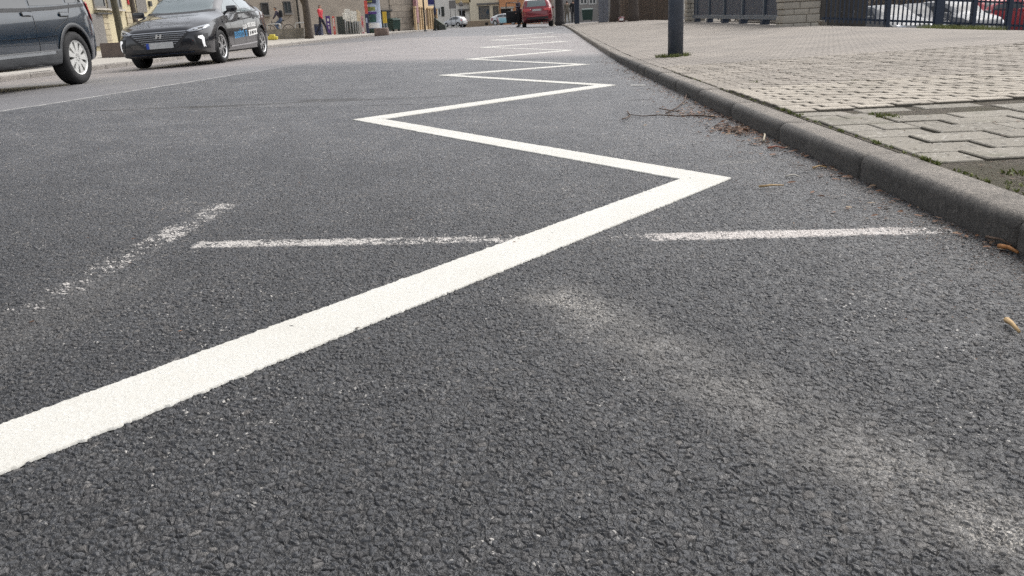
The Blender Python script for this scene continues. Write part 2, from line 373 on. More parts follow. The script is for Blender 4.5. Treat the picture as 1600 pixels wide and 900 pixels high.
# ------------------------------------------------------------------ right pavement: real stones near, sheet further on
def paver_mat(name, lo, hi, moss=.25):
    t = NT(name); geo = t.n('ShaderNodeNewGeometry').outputs['Random Per Island']
    col = t.mix(geo, lo, hi); f = t.noise(170, 4, .7)
    col = t.mix(1.0, col, t.ramp(f, [(.3, (.74,.74,.74)), (.7, (1.24,1.24,1.24))]), 'MULTIPLY')
    col = t.mix(1.0, col, t.ramp(t.noise(1.6, 5, .6), [(.3, (.82,.82,.81)), (.7, (1.15,1.15,1.14))]), 'MULTIPLY')
    sp = t.sep(t.vor(75)['Color']); col = t.mix(t.math('MULTIPLY', t.mr(sp[0], .93, .95), .6), col, (.03,.028,.025))
    col = t.mix(t.math('MULTIPLY', t.mr(sp[1], .95, .97), .5), col, (.45,.43,.39))
    col = t.mix(t.math('MULTIPLY', t.mr(t.noise(2.6, 5, .65), .54, .74), moss), col, (.085,.088,.045))
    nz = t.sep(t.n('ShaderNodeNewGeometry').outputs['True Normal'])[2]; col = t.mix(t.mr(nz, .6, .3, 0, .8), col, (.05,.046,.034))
    t.base(col).p(Roughness=.92); t.bump(t.math('ADD', f, t.math('MULTIPLY', t.noise(45, 4), .8)), .003, .8); return t.m
M_SLAB = paver_mat('paving_slab', (.185,.168,.140), (.240,.220,.187), .6)
M_HERR = paver_mat('paving_block', (.298,.264,.220), (.356,.318,.268), .15)
M_BLOCK = paver_mat('old_paving_block', (.226,.199,.168), (.278,.247,.212), .12)
t = NT('paving_joint'); P = t.noise(5, 5, .65)
t.base(t.mix(t.mr(P, .42, .62), t.ramp(t.noise(110, 4, .75), [(.35, (.035,.029,.022)), (.5, (.10,.083,.062)), (.62, (.17,.145,.11)), (.7, (.30,.27,.22))]), t.mix(t.noise(120, 3), (.05,.045,.024), (.12,.105,.07)))).p(Roughness=1.0); t.bump(t.math('ADD', t.noise(120, 5, .7), t.math('MULTIPLY', t.vor(60)['Distance'], .6)), .02)
M_SOIL = t.m
xs = np.concatenate([np.linspace(0, 1.2, 60)]); ysn = np.linspace(-1, 62, 900)
def walk_sheet(name, y0, y1, ny, xmax, nx, dz, mat, left=False):
    ys = np.linspace(y0, y1, ny); T = np.linspace(0, 1, nx)
    if not left: Xw = np.array([(kr(v)+.148) + (xmax-kr(v)-.148)*T for v in ys])
    else: Xw = np.array([(kl(v)-.158) + (xmax-kl(v)+.158)*T for v in ys])
    Yw = np.repeat(ys[:, None], nx, 1); Z = (walkl if left else walkr)(Xw, Yw) + dz
    if left: Xw, Z = Xw[:, ::-1], Z[:, ::-1]
    return grid(name, Xw, Yw, Z, mat, 'structure')
walk_sheet('pavement_bed', -2, 9.2, 60, 13, 60, -.0055, M_SOIL)
def stone(mb, cx, cy, wx, wy, rot=0, dz=0.0, tilt=.006):
    M = Matrix.Translation((cx, cy, float(walkr(cx, cy))+dz)) @ Matrix.Rotation(rot, 4, 'Z') @ Matrix.Rotation(random.gauss(0, tilt), 4, 'X') @ Matrix.Rotation(random.gauss(.0, tilt), 4, 'Y')
    b = .004; hx, hy = wx/2, wy/2
    vs = [M @ Vector(p) for p in [(-hx,-hy,-.05),(hx,-hy,-.05),(hx,hy,-.05),(-hx,hy,-.05),(-hx,-hy,-b),(hx,-hy,-b),(hx,hy,-b),(-hx,hy,-b),(-hx+b,-hy+b,0),(hx-b,-hy+b,0),(hx-b,hy-b,0),(-hx+b,hy-b,0)]]
    fs = [(8,9,10,11)]
    for a in (0, 4):
        for i in range(4): fs.append((a+i, a+(i+1) % 4, a+4+(i+1) % 4, a+4+i))
    mb.add(vs, fs)
def xend(y): return min(7.2, .62*y+.9)
mb = MB(); ysl = .6; r = 0
PATCH0, PATCH1 = 4.42, 5.92
while ysl < PATCH0-.06:
    x = float(kr(ysl))+.165; wy = .205
    rowz = random.gauss(0, .0012)
    first = .16 if r % 2 else .30
    while x < xend(ysl)+.6:
        wx = first if first else random.choice([.30,.30,.30,.155]); first = 0
        hole = (random.random() < .02) or (x < 1.9 and 2.2 < ysl < 2.85 and random.random() < .7) or (1.6 < x < 2.2 and 3.9 < ysl < 4.15)
        if not hole: stone(mb, x+wx/2, ysl+wy/2, wx-.006, wy-.006, random.gauss(0, .008), rowz+random.gauss(0, .0016), .004)
        x += wx
    ysl += wy; r += 1
mb.build('pavement', M_SLAB)['kind'] = 'structure'
mb = MB(); r = 0; ysl = PATCH0+.03
stone_edge = MB()
x = float(kr(PATCH0))+.17
while ysl < PATCH1:
    x = float(kr(ysl))+.16 + (.0 if r % 2 else -.07)
    while x < 3.35 + .9*max(0, (ysl-4.9)):
        x0 = max(x, float(kr(ysl))+.155)
        stone(mb, (x0+x+.2)/2, ysl+.05, x+.2-x0-.014, .094, random.gauss(0, .01), .010+random.gauss(0, .0012), .004); x += .2
    ysl += .1; r += 1
mb.build('pavement', M_HERR)['kind'] = 'structure'
mb = MB(); r = 0; ysl = PATCH0+.03
while ysl < 9.1:
    x = float(kr(ysl))+.16 + (.0 if r % 2 else -.07)
    if ysl < PATCH1: x = max(x, 3.36 + .9*max(0, ysl-4.9) + random.uniform(0, .1))
    while x < xend(ysl)+.4:
        x0 = max(x, float(kr(ysl))+.155)
        if x+.2-x0 > .05: stone(mb, (x0+x+.2)/2, ysl+.05, x+.2-x0-.005, .0955, random.gauss(0, .008), random.gauss(0, .0012), .004)
        x += .2
    ysl += .1; r += 1
mb.build('pavement', M_BLOCK)['kind'] = 'structure'
t = NT('far_paving'); br = t.n('ShaderNodeTexBrick'); t.set(br.inputs['Vector'], t.co); br.inputs['Scale'].default_value = 1.0
br.inputs['Brick Width'].default_value = .2; br.inputs['Row Height'].default_value = .1; br.inputs['Mortar Size'].default_value = .009
t.set(br.inputs['Color1'], (.232,.206,.178)); t.set(br.inputs['Color2'], (.280,.250,.218)); t.set(br.inputs['Mortar'], (.060,.052,.042))
col = t.mix(1.0, br.outputs[0], t.ramp(t.noise(.8, 5, .6), [(.3, (.78,.78,.79)), (.7, (1.14,1.13,1.12))]), 'MULTIPLY')
col = t.mix(t.math('MULTIPLY', t.mr(t.noise(1.7, 5, .7), .55, .70), .45), col, (.13,.115,.095))
t.base(col).p(Roughness=.92); M_FARPAV = t.m
walk_sheet('pavement', 9.1, 21.2, 90, 13.5, 60, 0, M_FARPAV)
walk_sheet('pavement', 21.2, 62, 90, 7.0, 30, 0, M_FARPAV)
t = NT('left_paving'); t.base(t.mix(t.noise(2, 5), (.30,.28,.25), (.40,.375,.34))).p(Roughness=.9); M_LEFTPAV = t.m
walk_sheet('pavement', 4, 66, 90, -45, 30, 0, M_LEFTPAV, True)
# lower car park behind the fence
xs = np.linspace(6.95, 60, 20); ys_ = np.linspace(21.15, 90, 20); XS, YS = np.meshgrid(xs, ys_)
grid('car_park', XS, YS, XS*0-1.1, M_SQ, 'structure')
M_CONC = simple('concrete', (.25,.235,.215), .9, var=.25, scale=2.5, bump=.004, dirt=((.10,.09,.075), .6))
mb = MB(); mb.box(6.9, 40, 21.0, 21.2, -1.2, -.45); mb.box(6.9, 7.02, 21.2, 62, -1.2, float(walkr(7, 40))-.02)
tag(mb.build('retaining_wall', M_CONC), 'low concrete retaining wall along the edge of the sunken car park', 'retaining wall')

# ------------------------------------------------------------------ white zigzag line
t = NT('road_paint'); n = t.noise(3, 5, .6); f = t.noise(140, 4, .65)
h_, st_, rnd_, rnd2_, e2_ = stones(t)
c = t.mix(1.0, t.ramp(n, [(.3, (.93,.92,.89)), (.7, (1.03,1.03,1.02))]), (.525,.517,.49), 'MULTIPLY')
c = t.mix(1.0, c, t.ramp(f, [(.35, (.93,.92,.90)), (.6, (1.02,1.02,1.02))]), 'MULTIPLY')
dk = t.sep(t.vor(170)['Color']); c = t.mix(t.math('MULTIPLY', t.mr(dk[0], .9965, .998), t.mr(t.noise(4, 2), .5, .6)), c, (.05,.05,.05))
c = t.mix(t.math('MULTIPLY', t.mr(t.noise(11, 5, .7), .58, .76), .30), c, (.52,.49,.44))
t.base(c).p(Roughness=.7); t.b.inputs['Specular IOR Level'].default_value = .3
yp = t.sep(t.co)[1]; t.disp(t.math('ADD', t.math('MULTIPLY', t.math('SUBTRACT', h_, 1.0), t.mr(yp, 4.5, 6.5, 1, .15)), t.math('MULTIPLY', f, .1)), .0008, 0.0); M_PAINT = t.m
tips = [None, (1145,278), (550,187), (962.5,133), (683,118), (921,100.6), (723.4,92.8), (898,78.5), (746,74.4), (888,64.6), (762,63.2), (873,57), (772,57.2), (866,51)]
LW = .156; MI = LW/2/math.sin(math.atan2(2.3255, 1.94))
pts = []
for i, q in enumerate(tips):
    if q is None:
        e = hit(*tips[1]); c = hit(0, 699); e.x -= MI; p = e + (c-e)*((e.y-.80)/(e.y-c.y)); p.x -= MI; p.z = 0
    else: p = hit(*q); p.z = 0
    p.x += -MI if i % 2 else MI
    pts.append(p)
mbz = MB(); rz = random.Random(3)
def strip(mb, a, b, w, step, rough, ext0, ext1):
    d = (b-a); L = d.length; d.normalize(); nrm = Vector((-d.y, d.x, 0)); n = max(3, int((L)/step)); vs = []; fs = []
    w1 = [0, 0]; cols = (-1, -.985) + tuple(np.linspace(-.95, .95, 33 if min(a.y, b.y) < 5 else 3)) + (.985, 1)
    def xr(s): return 0
    for i in range(n+1):
        s = L*i/n; row = []
        for k, c in enumerate(cols):
            e = 0
            if abs(c) > .9: e = (w1[0] if c < 0 else w1[1])
            # mitre: shear the ends so that both segments meet on the bisector
            p = a + d*s + nrm*(c*w/2 + (math.copysign(e, c) if abs(c) > .9 else 0))
            for q_, s_ in ((a, ext0), (b, ext1)):
                if s_ and (p.y-q_.y)*s_ > 0: p = p + d*((q_.y-p.y)/d.y)
            row.append(p)
        w1 = [w1[0]*.55 + rz.gauss(0, rough), w1[1]*.55 + rz.gauss(0, rough)]
        vs.append(row)
    # end mitres along y = const of the tip
    for row, base, sgn in ((vs[0], a, ext0), (vs[-1], b, ext1)):
        for k, c in enumerate(cols):
            if abs(d.y) > 1e-6: row[k] = row[k] + d*((base.y-row[k].y)/d.y)
    nv = len(cols); flat = []
    for row in vs:
        for k, p in enumerate(row):
            z = float(roadz(p.x, p.y)) + (.0005 + .0034*min(1, max(0, (p.y-4.5)/2)) if 0 < k < nv-1 else -.0035)
            flat.append((p.x, p.y, z))
    for i in range(n):
        for k in range(nv-1): fs.append((i*nv+k, (i+1)*nv+k, (i+1)*nv+k+1, i*nv+k+1)[::-1])
    mb.add(flat, fs, True)
for i in range(len(pts)-1):
    a, b = pts[i], pts[i+1]; near = min(a.y, b.y)
    strip(mbz, a, b, LW, .0045*max(1, near), .0021 if near < 12 else .006, -1 if b.y > a.y else 1, 1 if b.y > a.y else -1)
o = mbz.build('zigzag_marking', M_PAINT); o['kind'] = 'structure'
# a stub beside the second zigzag point and a white bar under the parked car
mb = MB()
for (pa, pb, w) in (((985,133.5),(1008,133.5),.05), ((828,45.6),(846,45.2),.75)):
    a, b = hit(*pa), hit(*pb); strip(mb, Vector((a.x,a.y,0)), Vector((b.x,b.y+.001,0)), .0, 1, 0, 0, 0) if False else None
    d = .5*w; vs = [(a.x,a.y-d,0),(b.x,b.y-d,0),(b.x,b.y+d,0),(a.x,a.y+d,0)]
    mb.add([(q[0], q[1], float(roadz(q[0], q[1]))+.004) for q in vs], [(0,1,2,3)])
mb.build('road_marking', M_PAINT)['kind'] = 'structure'

# ------------------------------------------------------------------ vehicles
def glass_mat(name, c, rough=.04): 
    t = NT(name); t.base(c).p(Roughness=rough, Coat_Weight=.4); t.b.inputs['Specular IOR Level'].default_value = .9; return t.m
def paint_mat(name, c, metal=.25, rough=.28, coat=1.0):
    t = NT(name); n = t.noise(2.5, 4, .6); P = t.sep(t.co)
    col = t.mix(t.math('MULTIPLY', t.mr(P[2], .55, .22), t.mr(n, .3, .7, .15, .5)), c, (.085,.080,.072))
    t.base(col).p(Metallic=metal, Coat_Weight=coat, Coat_Roughness=.04); t.set(t.b.inputs['Roughness'], t.mr(n, .3, .7, rough*.85, rough*1.2)); return t.m
M_GLASS = glass_mat('dark_glass', (.012,.014,.016)); M_GLASSL = glass_mat('pale_glass', (.11,.14,.145), .05)
M_TYRE = simple('tyre_rubber', (.016,.016,.017), .85, bump=.002); M_RIM = simple('alloy', (.62,.62,.62), .32, .85, var=.06)
M_HUBCAP = simple('silver_plastic', (.60,.60,.58), .38, .35, var=.05)
M_TRIM = simple('black_plastic', (.022,.023,.025), .55, var=.2); M_CLAD = simple('grey_cladding', (.045,.048,.052), .6, var=.15)
M_CHROME = simple('chrome', (.75,.76,.78), .14, 1.0, var=.02); M_WHITE = simple('white_plastic', (.74,.74,.73), .4, var=.04)
M_LAMPW = glass_mat('lamp_glass', (.30,.32,.35), .08); M_LAMPR = glass_mat('red_lamp', (.45,.02,.02), .12)
M_BLUE = simple('plate_blue', (.02,.06,.36), .4); M_LETW = simple('white_lettering', (.72,.72,.70), .5, var=.05); M_LETB = simple('blue_lettering', (.05,.22,.42), .45)
M_PLATE = simple('plate_grey', (.50,.51,.50), .5, var=.1, scale=20); M_WELL = simple('wheel_well', (.008,.008,.009), .9)
tl = NT('daylight_lamp'); tl.base((.9,.9,.9)).p(Emission_Color=(1,1,1,1), Emission_Strength=.25); M_DRL = tl.m

def smooth_curve(pts, n):
    """Catmull-Rom through (t, v) control points sampled at n places in t"""
    pts = sorted(pts); t = np.array([p[0] for p in pts], float); v = np.array([p[1] for p in pts], float)
    m = np.gradient(v, t); q = np.clip(n, t[0], t[-1]); i = np.clip(np.searchsorted(t, q)-1, 0, len(t)-2)
    for k in range(len(t)-1):                                    # monotone limiter
        s = (v[k+1]-v[k])/(t[k+1]-t[k])
        if s == 0: m[k] = m[k+1] = 0
        else:
            m[k] = np.clip(m[k]/s, 0, 3)*s; m[k+1] = np.clip(m[k+1]/s, 0, 3)*s
    h = t[i+1]-t[i]; x = (q-t[i])/h
    return v[i]*(2*x**3-3*x**2+1) + v[i+1]*(-2*x**3+3*x**2) + m[i]*h*(x**3-2*x**2+x) + m[i+1]*h*(x**3-x**2)
def car_body(c):
    """closed body shell from side and plan profiles; nose towards -Y, returned as bmesh"""
    L = c['L']; q = np.concatenate([L*np.array([0,.003,.008,.016,.028,.045]), np.linspace(.07*L, .93*L, 64), L-L*np.array([.045,.028,.016,.008,.003,0])])
    top = smooth_curve(c['top'], q); belt = smooth_curve(c['belt'], q); bot = smooth_curve(c['bot'], q); wid = smooth_curve(c['wid'], q)
    bm = bmesh.new(); rings = []; n = 14
    for k, t in enumerate(q):
        w, zt, zb, z0 = wid[k], top[k], min(belt[k], top[k]-.03), bot[k]; Hh = zt-zb; g = min(1, max(0, (Hh-.10)/.40)); tb = c.get('tumble', .22)
        e = min(1, min(t, L-t)/.10)                              # ends: corners rounded in section as well
        half = [(0, z0), (w*.80, z0), (w*.955, z0+.035), (w*.985, z0+.14), (w, z0+.42*(zb-z0)), (w*1.0, z0+.62*(zb-z0)), (w*.985, z0+.80*(zb-z0)), (w*(.955), zb),
                (w*(.945-.10*(1-g)*1.0), zb+.22*Hh if g > .3 else zb+.45*Hh), (w*(.94-tb*.62*g-.16*(1-g)), zb+.62*Hh), (w*(.93-tb*g-.30*(1-g)), zb+.90*Hh), (w*(.80-tb*g-.30*(1-g)), zb+.975*Hh), (w*.36, zb+.995*Hh), (0, zt)]
        y = t-L/2
        rr = [bm.verts.new((a, y, b)) for a, b in half] + [bm.verts.new((-a, y, b)) for a, b in half[-2:0:-1]]
        rings.append(rr)
    for a, b in zip(rings[:-1], rings[1:]):
        for k in range(len(a)): bm.faces.new((a[k], a[(k+1) % len(a)], b[(k+1) % len(a)], b[k]))
    bm.faces.new(rings[0][::-1]); bm.faces.new(rings[-1])
    bmesh.ops.recalc_face_normals(bm, faces=bm.faces[:])
    return bm
def boolean_cut(bm, cutters):
    me = bpy.data.meshes.new('body'); bm.to_mesh(me); o = bpy.data.objects.new('body', me); COL.objects.link(o); tmp = []
    for (y, z, r, x0, x1) in cutters:
        mb = MB(); mb.lathe([(0, x0), (r, x0), (r, x1), (0, x1)], Matrix.Translation((0, y, z)) @ Matrix.Rotation(R_(90), 4, 'Y'), 40)
        c = mb.build('cut', None); bmc = bmesh.new(); bmc.from_mesh(c.data); bmesh.ops.remove_doubles(bmc, verts=bmc.verts[:], dist=1e-5); bmesh.ops.recalc_face_normals(bmc, faces=bmc.faces[:]); bmc.to_mesh(c.data); bmc.free()
        m = o.modifiers.new('b', 'BOOLEAN'); m.operation = 'DIFFERENCE'; m.object = c; m.solver = 'EXACT'; tmp.append(c)
    bpy.context.view_layer.update()
    ev = o.evaluated_get(bpy.context.evaluated_depsgraph_get()); me2 = bpy.data.meshes.new_from_object(ev)
    bpy.data.objects.remove(o)
    for c in tmp: bpy.data.objects.remove(c)
    return me2
class Car:
    def __init__(s, name, c, paint, loc, rz, tilt, label, cat='car', group=None):
        s.c = c; s.root = empty(name, loc, rz, label, cat, group); s.root.rotation_euler = (tilt[0], tilt[1], rz)
        bm = car_body(c); s.bvh = BVHTree.FromBMesh(bm); L = c['L']; wr = c['wr']; s.ax = (-L/2+c['fo'], L/2-c['ro'])
        cut = [(y, wr+.005, wr*c.get('arch', 1.16), sx*1.2, sx*.58) if sx > 0 else (y, wr+.005, wr*c.get('arch', 1.16), sx*1.2, sx*.58) for y in s.ax for sx in (1, -1)]
        cut = [(y, z, r, min(a, b), max(a, b)) for y, z, r, a, b in cut]
        me = boolean_cut(bm, cut); bm.free()
        me.materials.clear(); me.materials.append(paint); me.materials.append(M_WELL); me.materials.append(M_TRIM)
        for p in me.polygons:
            ce = p.center; p.material_index = 0
            for y in s.ax:
                if math.hypot(ce.y-y, ce.z-wr-.005) < wr*c.get('arch', 1.16)+.012 and abs(p.normal.x) < .5 or (abs(abs(ce.x)-.58) < .01 and math.hypot(ce.y-y, ce.z-wr) < wr*1.2): p.material_index = 1
            if ce.z < c.get('skirt', .24): p.material_index = max(p.material_index, 2)
        s.body = link('body', me, None, s.root); autosmooth(s.body, 32)
        s.paint = paint
    def cast(s, o, d):
        h = s.bvh.ray_cast(Vector(o), Vector(d)); return h[0]
    def decal(s, name, poly, mat, side='L', off=.004, th=.0, parent=None, cuts=3, label=None, join=None):
        """polygon in side view (y, z) or front / rear view (x, z) laid on the body as a thin conforming panel"""
        bm = bmesh.new(); vs = [bm.verts.new((a, b, 0)) for a, b in poly]; es = [bm.edges.new((vs[i], vs[(i+1) % len(vs)])) for i in range(len(vs))]
        bmesh.ops.triangle_fill(bm, edges=es, use_beauty=True)
        for _ in range(cuts):
            le = [e for e in bm.edges if e.calc_length() > .045]
            if not le: break
            bmesh.ops.subdivide_edges(bm, edges=le, cuts=1); bmesh.ops.triangulate(bm, faces=bm.faces[:])
        d, mk = {'L': ((-1,0,0), lambda a, b: (3, a, b)), 'R': ((1,0,0), lambda a, b: (-3, a, b)), 'F': ((0,1,0), lambda a, b: (a, -5, b)), 'B': ((0,-1,0), lambda a, b: (a, 5, b)), 'T': ((0,0,-1), lambda a, b: (a, b, 4))}[side]
        d = Vector(d); last = None; bad = []
        for v in bm.verts:
            h = s.cast(mk(v.co.x, v.co.y), d)
            if h is None: bad.append(v); continue
            v.co = h - d*off
        bmesh.ops.delete(bm, geom=bad, context='VERTS')
        for f in bm.faces: f.normal_update()
        for f in bm.faces:
            if f.normal.dot(d) > 0: f.normal_flip()
            f.smooth = True
        if th:
            r = bmesh.ops.extrude_face_region(bm, geom=bm.faces[:])
            for v in r['geom']:
                if isinstance(v, bmesh.types.BMVert): v.co -= d*th
        me = bpy.data.meshes.new(name); bm.to_mesh(me); bm.free()
        if join is not None: join.append(me); return me
        o = link(name, me, mat, parent or s.root)
        if label: o['label'] = label
        return o
    def strip(s, name, pts, w, mat, side='L', off=.005, parent=None):
        """thin line (seam, trim) along points in side or front view"""
        top = []; bt = []
        for i, p in enumerate(pts):
            a = pts[max(0, i-1)]; b = pts[min(len(pts)-1, i+1)]; dx, dy = b[0]-a[0], b[1]-a[1]; l = math.hypot(dx, dy) or 1
            top.append((p[0]-dy/l*w/2, p[1]+dx/l*w/2)); bt.append((p[0]+dy/l*w/2, p[1]-dx/l*w/2))
        return s.decal(name, top+bt[::-1], mat, side, off, 0, parent, 4)
    def wheel(s, ax, sx, style, parent=None, mat=None):
        c = s.c; r = c['wr']; w = c.get('ww', .215); x = sx*(c['track']/2); 
        o = empty('wheel', (x, ax, r)); o.parent = s.root; o.rotation_euler = (0, R_(90)*sx, 0)   # local +z outwards
        mb = MB(); h = w/2; rr = r*c.get('rimf', .66)
        mb.lathe([(rr, -h*.8), (rr+.03, -h), (r-.03, -h), (r-.008, -h*.8), (r, -h*.55), (r, h*.55), (r-.008, h*.82), (r-.035, h), (rr+.03, h*1.02), (rr+.006, h*.92), (rr-.004, h*.80)], n=40); mb.build('tyre', M_TYRE, o)
        mb = MB(); d0 = h*.30
        mb.lathe([(rr, -h*.8), (rr*.96, h*.80), (rr+.004, h*.88), (rr*.93, h*.86), (rr*.90, d0), (0, d0-.01)], n=40); b = mb.build('rim_barrel', M_WELL if style != 'cap' else M_TRIM, o)
        mb = MB(); mb.lathe([(0, h*.78), (.03, h*.79), (rr*.17, h*.74), (rr*.19, h*.55)], n=20); mb.lathe([(rr*.90, h*.6), (rr*.91, h*.84), (rr*.985, h*.92), (rr*.99, h*.8)], n=40)
        N = {'five': 5, 'cap': 9, 'ten': 7}[style]
        for k in range(N):
            a = 2*math.pi*k/N + .2; M = Matrix.Rotation(a, 4, 'Z')
            if style == 'five':
                for sg in (-1, 1): mb.prism([(rr*.10, sg*.018), (rr*.55, sg*.030), (rr*.93, sg*.085), (rr*.93, sg*.035), (rr*.5, sg*.006), (rr*.10, 0)][::sg], h*.50, h*.80, M)
            elif style == 'cap': mb.prism([(rr*.10, -.022), (rr*.55, -.030), (rr*.93, -.048), (rr*.93, .048), (rr*.55, .030), (rr*.10, .022)], h*.45, h*.82, M)
            else: mb.prism([(rr*.10, -.025), (rr*.93, -.04), (rr*.93, .04), (rr*.10, .025)], h*.45, h*.80, M)
        rim = mb.build('rim', mat or (M_HUBCAP if style == 'cap' else M_RIM), o); autosmooth(rim, 40)
        return o
    def arch_trim(s, ax, w, mat, sides='L'):
        for sd in sides:
            r0 = s.c['wr']*s.c.get('arch', 1.16); zc = s.c['wr']+.005; out = []; inn = []
            for a in np.linspace(-12, 192, 26):
                ca, sa = math.cos(R_(a)), math.sin(R_(a)); 
                if zc+r0*sa > .10: out.append((ax+(r0+w)*ca, zc+(r0+w)*sa)); inn.append((ax+(r0+.001)*ca, zc+(r0+.001)*sa))
            s.decal('wheel_arch', out+inn[::-1], mat, sd, .006, .008, None, 4)
    def mirror(s, y, z, sx, mat):
        x = sx*(s.c['W']/2*.93); o = MB(); M = Matrix.Translation((x+sx*.13, y, z))
        o.bbox(-.105, .105, -.055, .07, -.055, .075, .035, M); o.tube([(x-sx*.06, y+.02, z-.06), (x+sx*.06, y, z-.03)], .022, 6)
        m = o.build('mirror', mat, s.root); autosmooth(m, 50); return m
def ground_tilt(x, y0, y1): return (math.atan2(float(roadz(x, y1)-roadz(x, y0)), y1-y0), -math.atan2(float(roadz(x+.7, y0)-roadz(x-.7, y0)), 1.4))

HATCH = dict(L=4.47, W=1.82, fo=.88, ro=.89, wr=.322, track=1.58, tumble=.25, rimf=.71,
    top=[(0,.60),(.06,.70),(.2,.76),(.6,.89),(1.05,.985),(1.18,1.02),(1.6,1.24),(2.0,1.40),(2.4,1.45),(2.9,1.43),(3.5,1.33),(4.05,1.17),(4.25,1.10),(4.40,1.0),(4.47,.86)],
    belt=[(0,.52),(.3,.72),(1.0,.88),(2.0,.93),(3.2,.98),(4.1,1.0),(4.47,.80)], bot=[(0,.30),(.15,.22),(.5,.19),(4.0,.20),(4.3,.27),(4.47,.40)],
    wid=[(0,.58),(.02,.69),(.08,.785),(.25,.865),(.6,.905),(1.2,.91),(3.2,.91),(3.9,.88),(4.3,.80),(4.42,.70),(4.47,.60)])
SUV = dict(L=4.38, W=1.84, fo=.88, ro=.87, wr=.345, track=1.62, ww=.225, tumble=.16, arch=1.13, rimf=.66,
    top=[(0,.78),(.06,.90),(.3,.98),(1.0,1.08),(1.2,1.13),(1.75,1.50),(2.1,1.60),(2.7,1.64),(3.5,1.62),(3.95,1.55),(4.2,1.25),(4.32,1.05),(4.38,.90)],
    belt=[(0,.68),(.3,.88),(1.0,1.0),(2.0,1.02),(3.2,1.06),(4.1,1.10),(4.38,.86)], bot=[(0,.36),(.2,.26),(.6,.24),(3.8,.26),(4.2,.33),(4.38,.45)],
    wid=[(0,.60),(.03,.70),(.1,.78),(.3,.86),(.7,.91),(3.6,.92),(4.1,.88),(4.28,.80),(4.38,.68)])
SMALL = dict(L=3.75, W=1.68, fo=.72, ro=.60, wr=.30, track=1.46, tumble=.2, rimf=.64,
    top=[(0,.62),(.06,.72),(.3,.84),(.8,.96),(1.0,1.02),(1.5,1.36),(1.9,1.48),(2.6,1.50),(3.2,1.42),(3.5,1.25),(3.66,1.0),(3.75,.82)],
    belt=[(0,.55),(.3,.76),(1.0,.90),(2.2,.95),(3.4,1.0),(3.75,.76)], bot=[(0,.30),(.2,.22),(3.4,.22),(3.75,.36)],
    wid=[(0,.52),(.03,.62),(.1,.70),(.3,.78),(.7,.835),(3.0,.84),(3.5,.79),(3.7,.70),(3.75,.62)])

# --- dark blue car at the left edge
P_BLUE = paint_mat('petrol_blue_paint', (.004,.014,.027), .0, .25)
y0 = 10.23; x0 = -7.10; tz = ground_tilt(x0, y0-1.3, y0+1.3)
suv = Car('parked_car', SUV, P_BLUE, (x0, y0, float(roadz(x0, y0))), 0, tz, 'dark petrol blue car with silver wheel trims, cut off by the left edge')
for ax in suv.ax:
    for sx in (1, -1): suv.wheel(ax, sx, 'cap')
    suv.arch_trim(ax, .055, M_CLAD)
A0, A1 = suv.ax
suv.decal('sill_cladding', [(A0+.40,.27),(A1-.40,.27),(A1-.40,.47),(A0+.40,.43)], M_CLAD, 'L', .006, .012)
suv.strip('sill_moulding', [(A0+.5,.395),(A1-.55,.43)], .035, simple('grey_moulding', (.20,.21,.22), .45), 'L', .020)
suv.decal('side_window', [(-.85,1.10),(-.35,1.44),(.1,1.53),(.42,1.54),(.42,.97),(-.85,.95)], M_GLASS, 'L', .004)
suv.decal('side_window', [(.48,1.0),(.48,1.54),(1.05,1.50),(1.25,1.45),(1.28,1.03)], M_GLASS, 'L', .004)
suv.decal('side_window', [(1.34,1.05),(1.34,1.44),(1.62,1.36),(1.80,1.14),(1.74,1.07)], M_GLASS, 'L', .004)
suv.strip('window_trim', [(-1.05,.92),(-.4,.93),(.3,.945),(1.0,.98),(1.80,1.035)], .04, M_TRIM, 'L', .008)
suv.strip('door_seam', [(.47,.98),(.47,.50),(.45,.44)], .010, M_TRIM, 'L', .003); suv.strip('door_seam', [(A1+.10,1.05),(A1-.05,.85),(A1-.42,.72),(A1-.46,.50)], .010, M_TRIM, 'L', .003)
suv.strip('body_crease', [(-.8,.615),(.3,.64),(.95,.665)], .05, P_BLUE, 'L', .012)
for y in (.24, 1.08):
    h = suv.strip('door_handle', [(y,.90),(y+.10,.905),(y+.2,.90)], .04, P_BLUE, 'L', .022); suv.strip('handle_recess', [(y-.0,.90),(y+.2,.90)], .065, M_TRIM, 'L', .003, h)
suv.decal('tail_light', [(1.90,1.07),(2.00,1.09),(2.13,1.03),(2.16,.86),(2.09,.80),(1.97,.87)], M_LAMPR, 'L', .006, .01)
suv.decal('tail_light', [(.50,1.02),(.78,1.04),(.80,.88),(.50,.90)], M_LAMPR, 'B', .006, .01)
suv.decal('rear_window', [(-.62,1.50),(.62,1.50),(.70,1.16),(-.70,1.16)], M_GLASS, 'B', .004); suv.decal('rear_bumper', [(-.8,.38),(.8,.38),(.8,.56),(-.8,.56)], M_CLAD, 'B', .006)
suv.decal('windscreen', [(-.60,1.46),(.60,1.46),(.74,1.14),(-.74,1.14)], M_GLASS, 'F', .004); suv.mirror(-.85, 1.10, 1, P_BLUE); suv.mirror(-.85, 1.10, -1, P_BLUE)
suv.decal('headlight', [(.42,.80),(.74,.86),(.74,.74),(.45,.70)], M_LAMPW, 'F', .006); suv.decal('headlight', [(-.42,.80),(-.45,.70),(-.74,.74),(-.74,.86)], M_LAMPW, 'F', .006)

